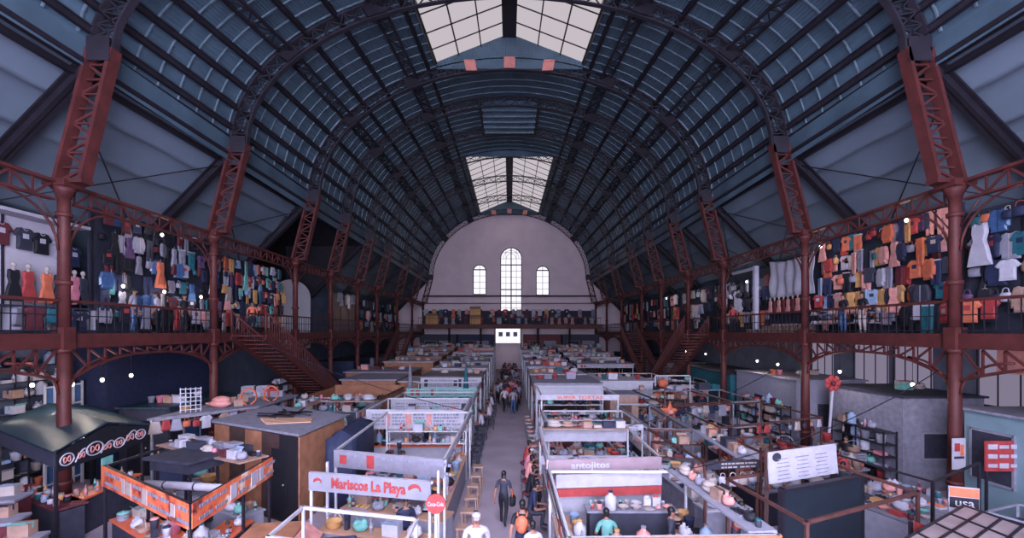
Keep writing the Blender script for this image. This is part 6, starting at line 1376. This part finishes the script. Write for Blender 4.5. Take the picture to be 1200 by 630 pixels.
garments(14.8, 1, 24.8, 31.3, [8.7, 8.1, 7.5], ['handbag', 'tshirt', 'handbag', 'jacket'], ['navy', 'charcoal', 'black', 'white', 'maroon', 'grey'], 'right hat shop', rg, .5, 1.2)
garments(14.8, 1, 24.8, 31.3, [6.7], AK, LIVE, 'low rack, right hat shop', rg, .6, 1.0)
partition(14.9, 31.8, 58.0, GZ, 8.9, panel_dark, 'long dark shop backing at the rear of right gallery', None, 1)
garments(14.8, 1, 32.0, 57.5, [8.7, 7.6, 6.6], AK, LIVE, 'rear right clothes wall', rg, .92, 1.3)
# far gallery
t = thing('rear_partition', 'dark backing of the clothes stalls across the far gallery', 'partition', (0, 62.5, 6.4)); m = MB(); m.box((0, 0, 1.0), (24.4, .1, 2.0)); m.build('board', panel_dark, t)
m = MB()
for k in range(9): m.box((-12 + 3 * k, -.07, 1.0), (.08, .05, 2.0))
m.build('batten', pole_dark, t)
for ri, z in enumerate((8.6, 7.5)):
    for k in range(26):
        if rg.random() < .08: continue
        kd = rg.choice(AK); c = rg.choice(LIVE); good(kd, [c, 'white'], (-11.6 + k * .93 + rg.uniform(-.15, .15), 62.1, z), rg.uniform(-.3, .3), 1.35, f'{c} {kd}, {ORD[k + 1]} from the left in the {"upper" if ri == 0 else "lower"} row of the far gallery', 'far gallery clothes')
for k, (x, z) in enumerate([(-10.6, 8.6), (-4.6, 7.3), (-4.6, 6.4)]):
    good('carton', ['mustard', 'tan'], (x, 60.2 if k else 61.2, 6.4 + (1.1 if k == 1 else 0)), 0, 4.0 if k else 4.6, ['big mustard crate at the left of the far gallery', 'upper mustard crate stacked near the middle of far gallery', 'lower mustard crate stacked near the middle of far gallery'][k], 'mustard crates')
rr2 = random.Random(15)
for k in range(14): 
    if k in (0, 3, 4): continue
    tp = rr2.choice(tops); person(-10.5 + k * 1.55 + rr2.uniform(-.3, .3), 60.3, 6.4, 1.65, 'stand', rr2.uniform(-.6, .6), tp, 'charcoal', f'person in {tp} top behind the far gallery railing, {ORD[k + 1]} from left', group='far gallery people')
for i, (x, y, z) in enumerate([(-14.1, 16.2, 7.15), (-14.0, 18.0, 7.1), (-13.9, 20.0, 7.05), (-13.7, 17.5, 9.3), (13.9, 26.0, 8.4), (13.9, 29, 8.3), (13.8, 34, 8.4), (13.8, 39, 8.4), (-13.8, 40, 8.4), (-13.8, 46, 8.4), (13.6, 15.2, 9.3), (13.6, 19.4, 9.2)]):
    bulb(x, y, z, 10.0, f'bare bulb on a cord over the {"left" if x < 0 else "right"} gallery, {ORD[i + 1]} hung', 9)
# ================================================================ light and camera
w = bpy.data.worlds.new('World'); bpy.context.scene.world = w; w.use_nodes = True
w.node_tree.nodes['Background'].inputs[0].default_value = (*lin((.55,.62,.80)), 1); w.node_tree.nodes['Background'].inputs[1].default_value = .6
cam = bpy.data.cameras.new('camera'); co = bpy.data.objects.new('camera', cam); C.objects.link(co)
cam.sensor_width = 36; cam.lens = 36 * F / 1200; cam.shift_y = (VY - 315) / 1200; cam.shift_x = -(VX - 600) / 1200
cam.clip_start = .1; cam.clip_end = 300
co.location = (0, 0, CZ); co.rotation_euler = (PI / 2, 0, 0)
sc = bpy.context.scene; sc.camera = co
vs = sc.view_settings; sc.display_settings.display_device = 'sRGB'
vs.view_transform = 'Standard'; vs.look = 'None'; vs.gamma = 1.0; vs.use_curve_mapping = False; vs.exposure = 0.6
for lab, l in SEEN.items():
    if len(l) > 1 and len({g for _, g in l}) > 1 or (len(l) > 1 and l[0][1] is None): print('SAME LABEL', lab, len(l))
print('KINDS', sorted(N_OF.items(), key=lambda k: -k[1]))
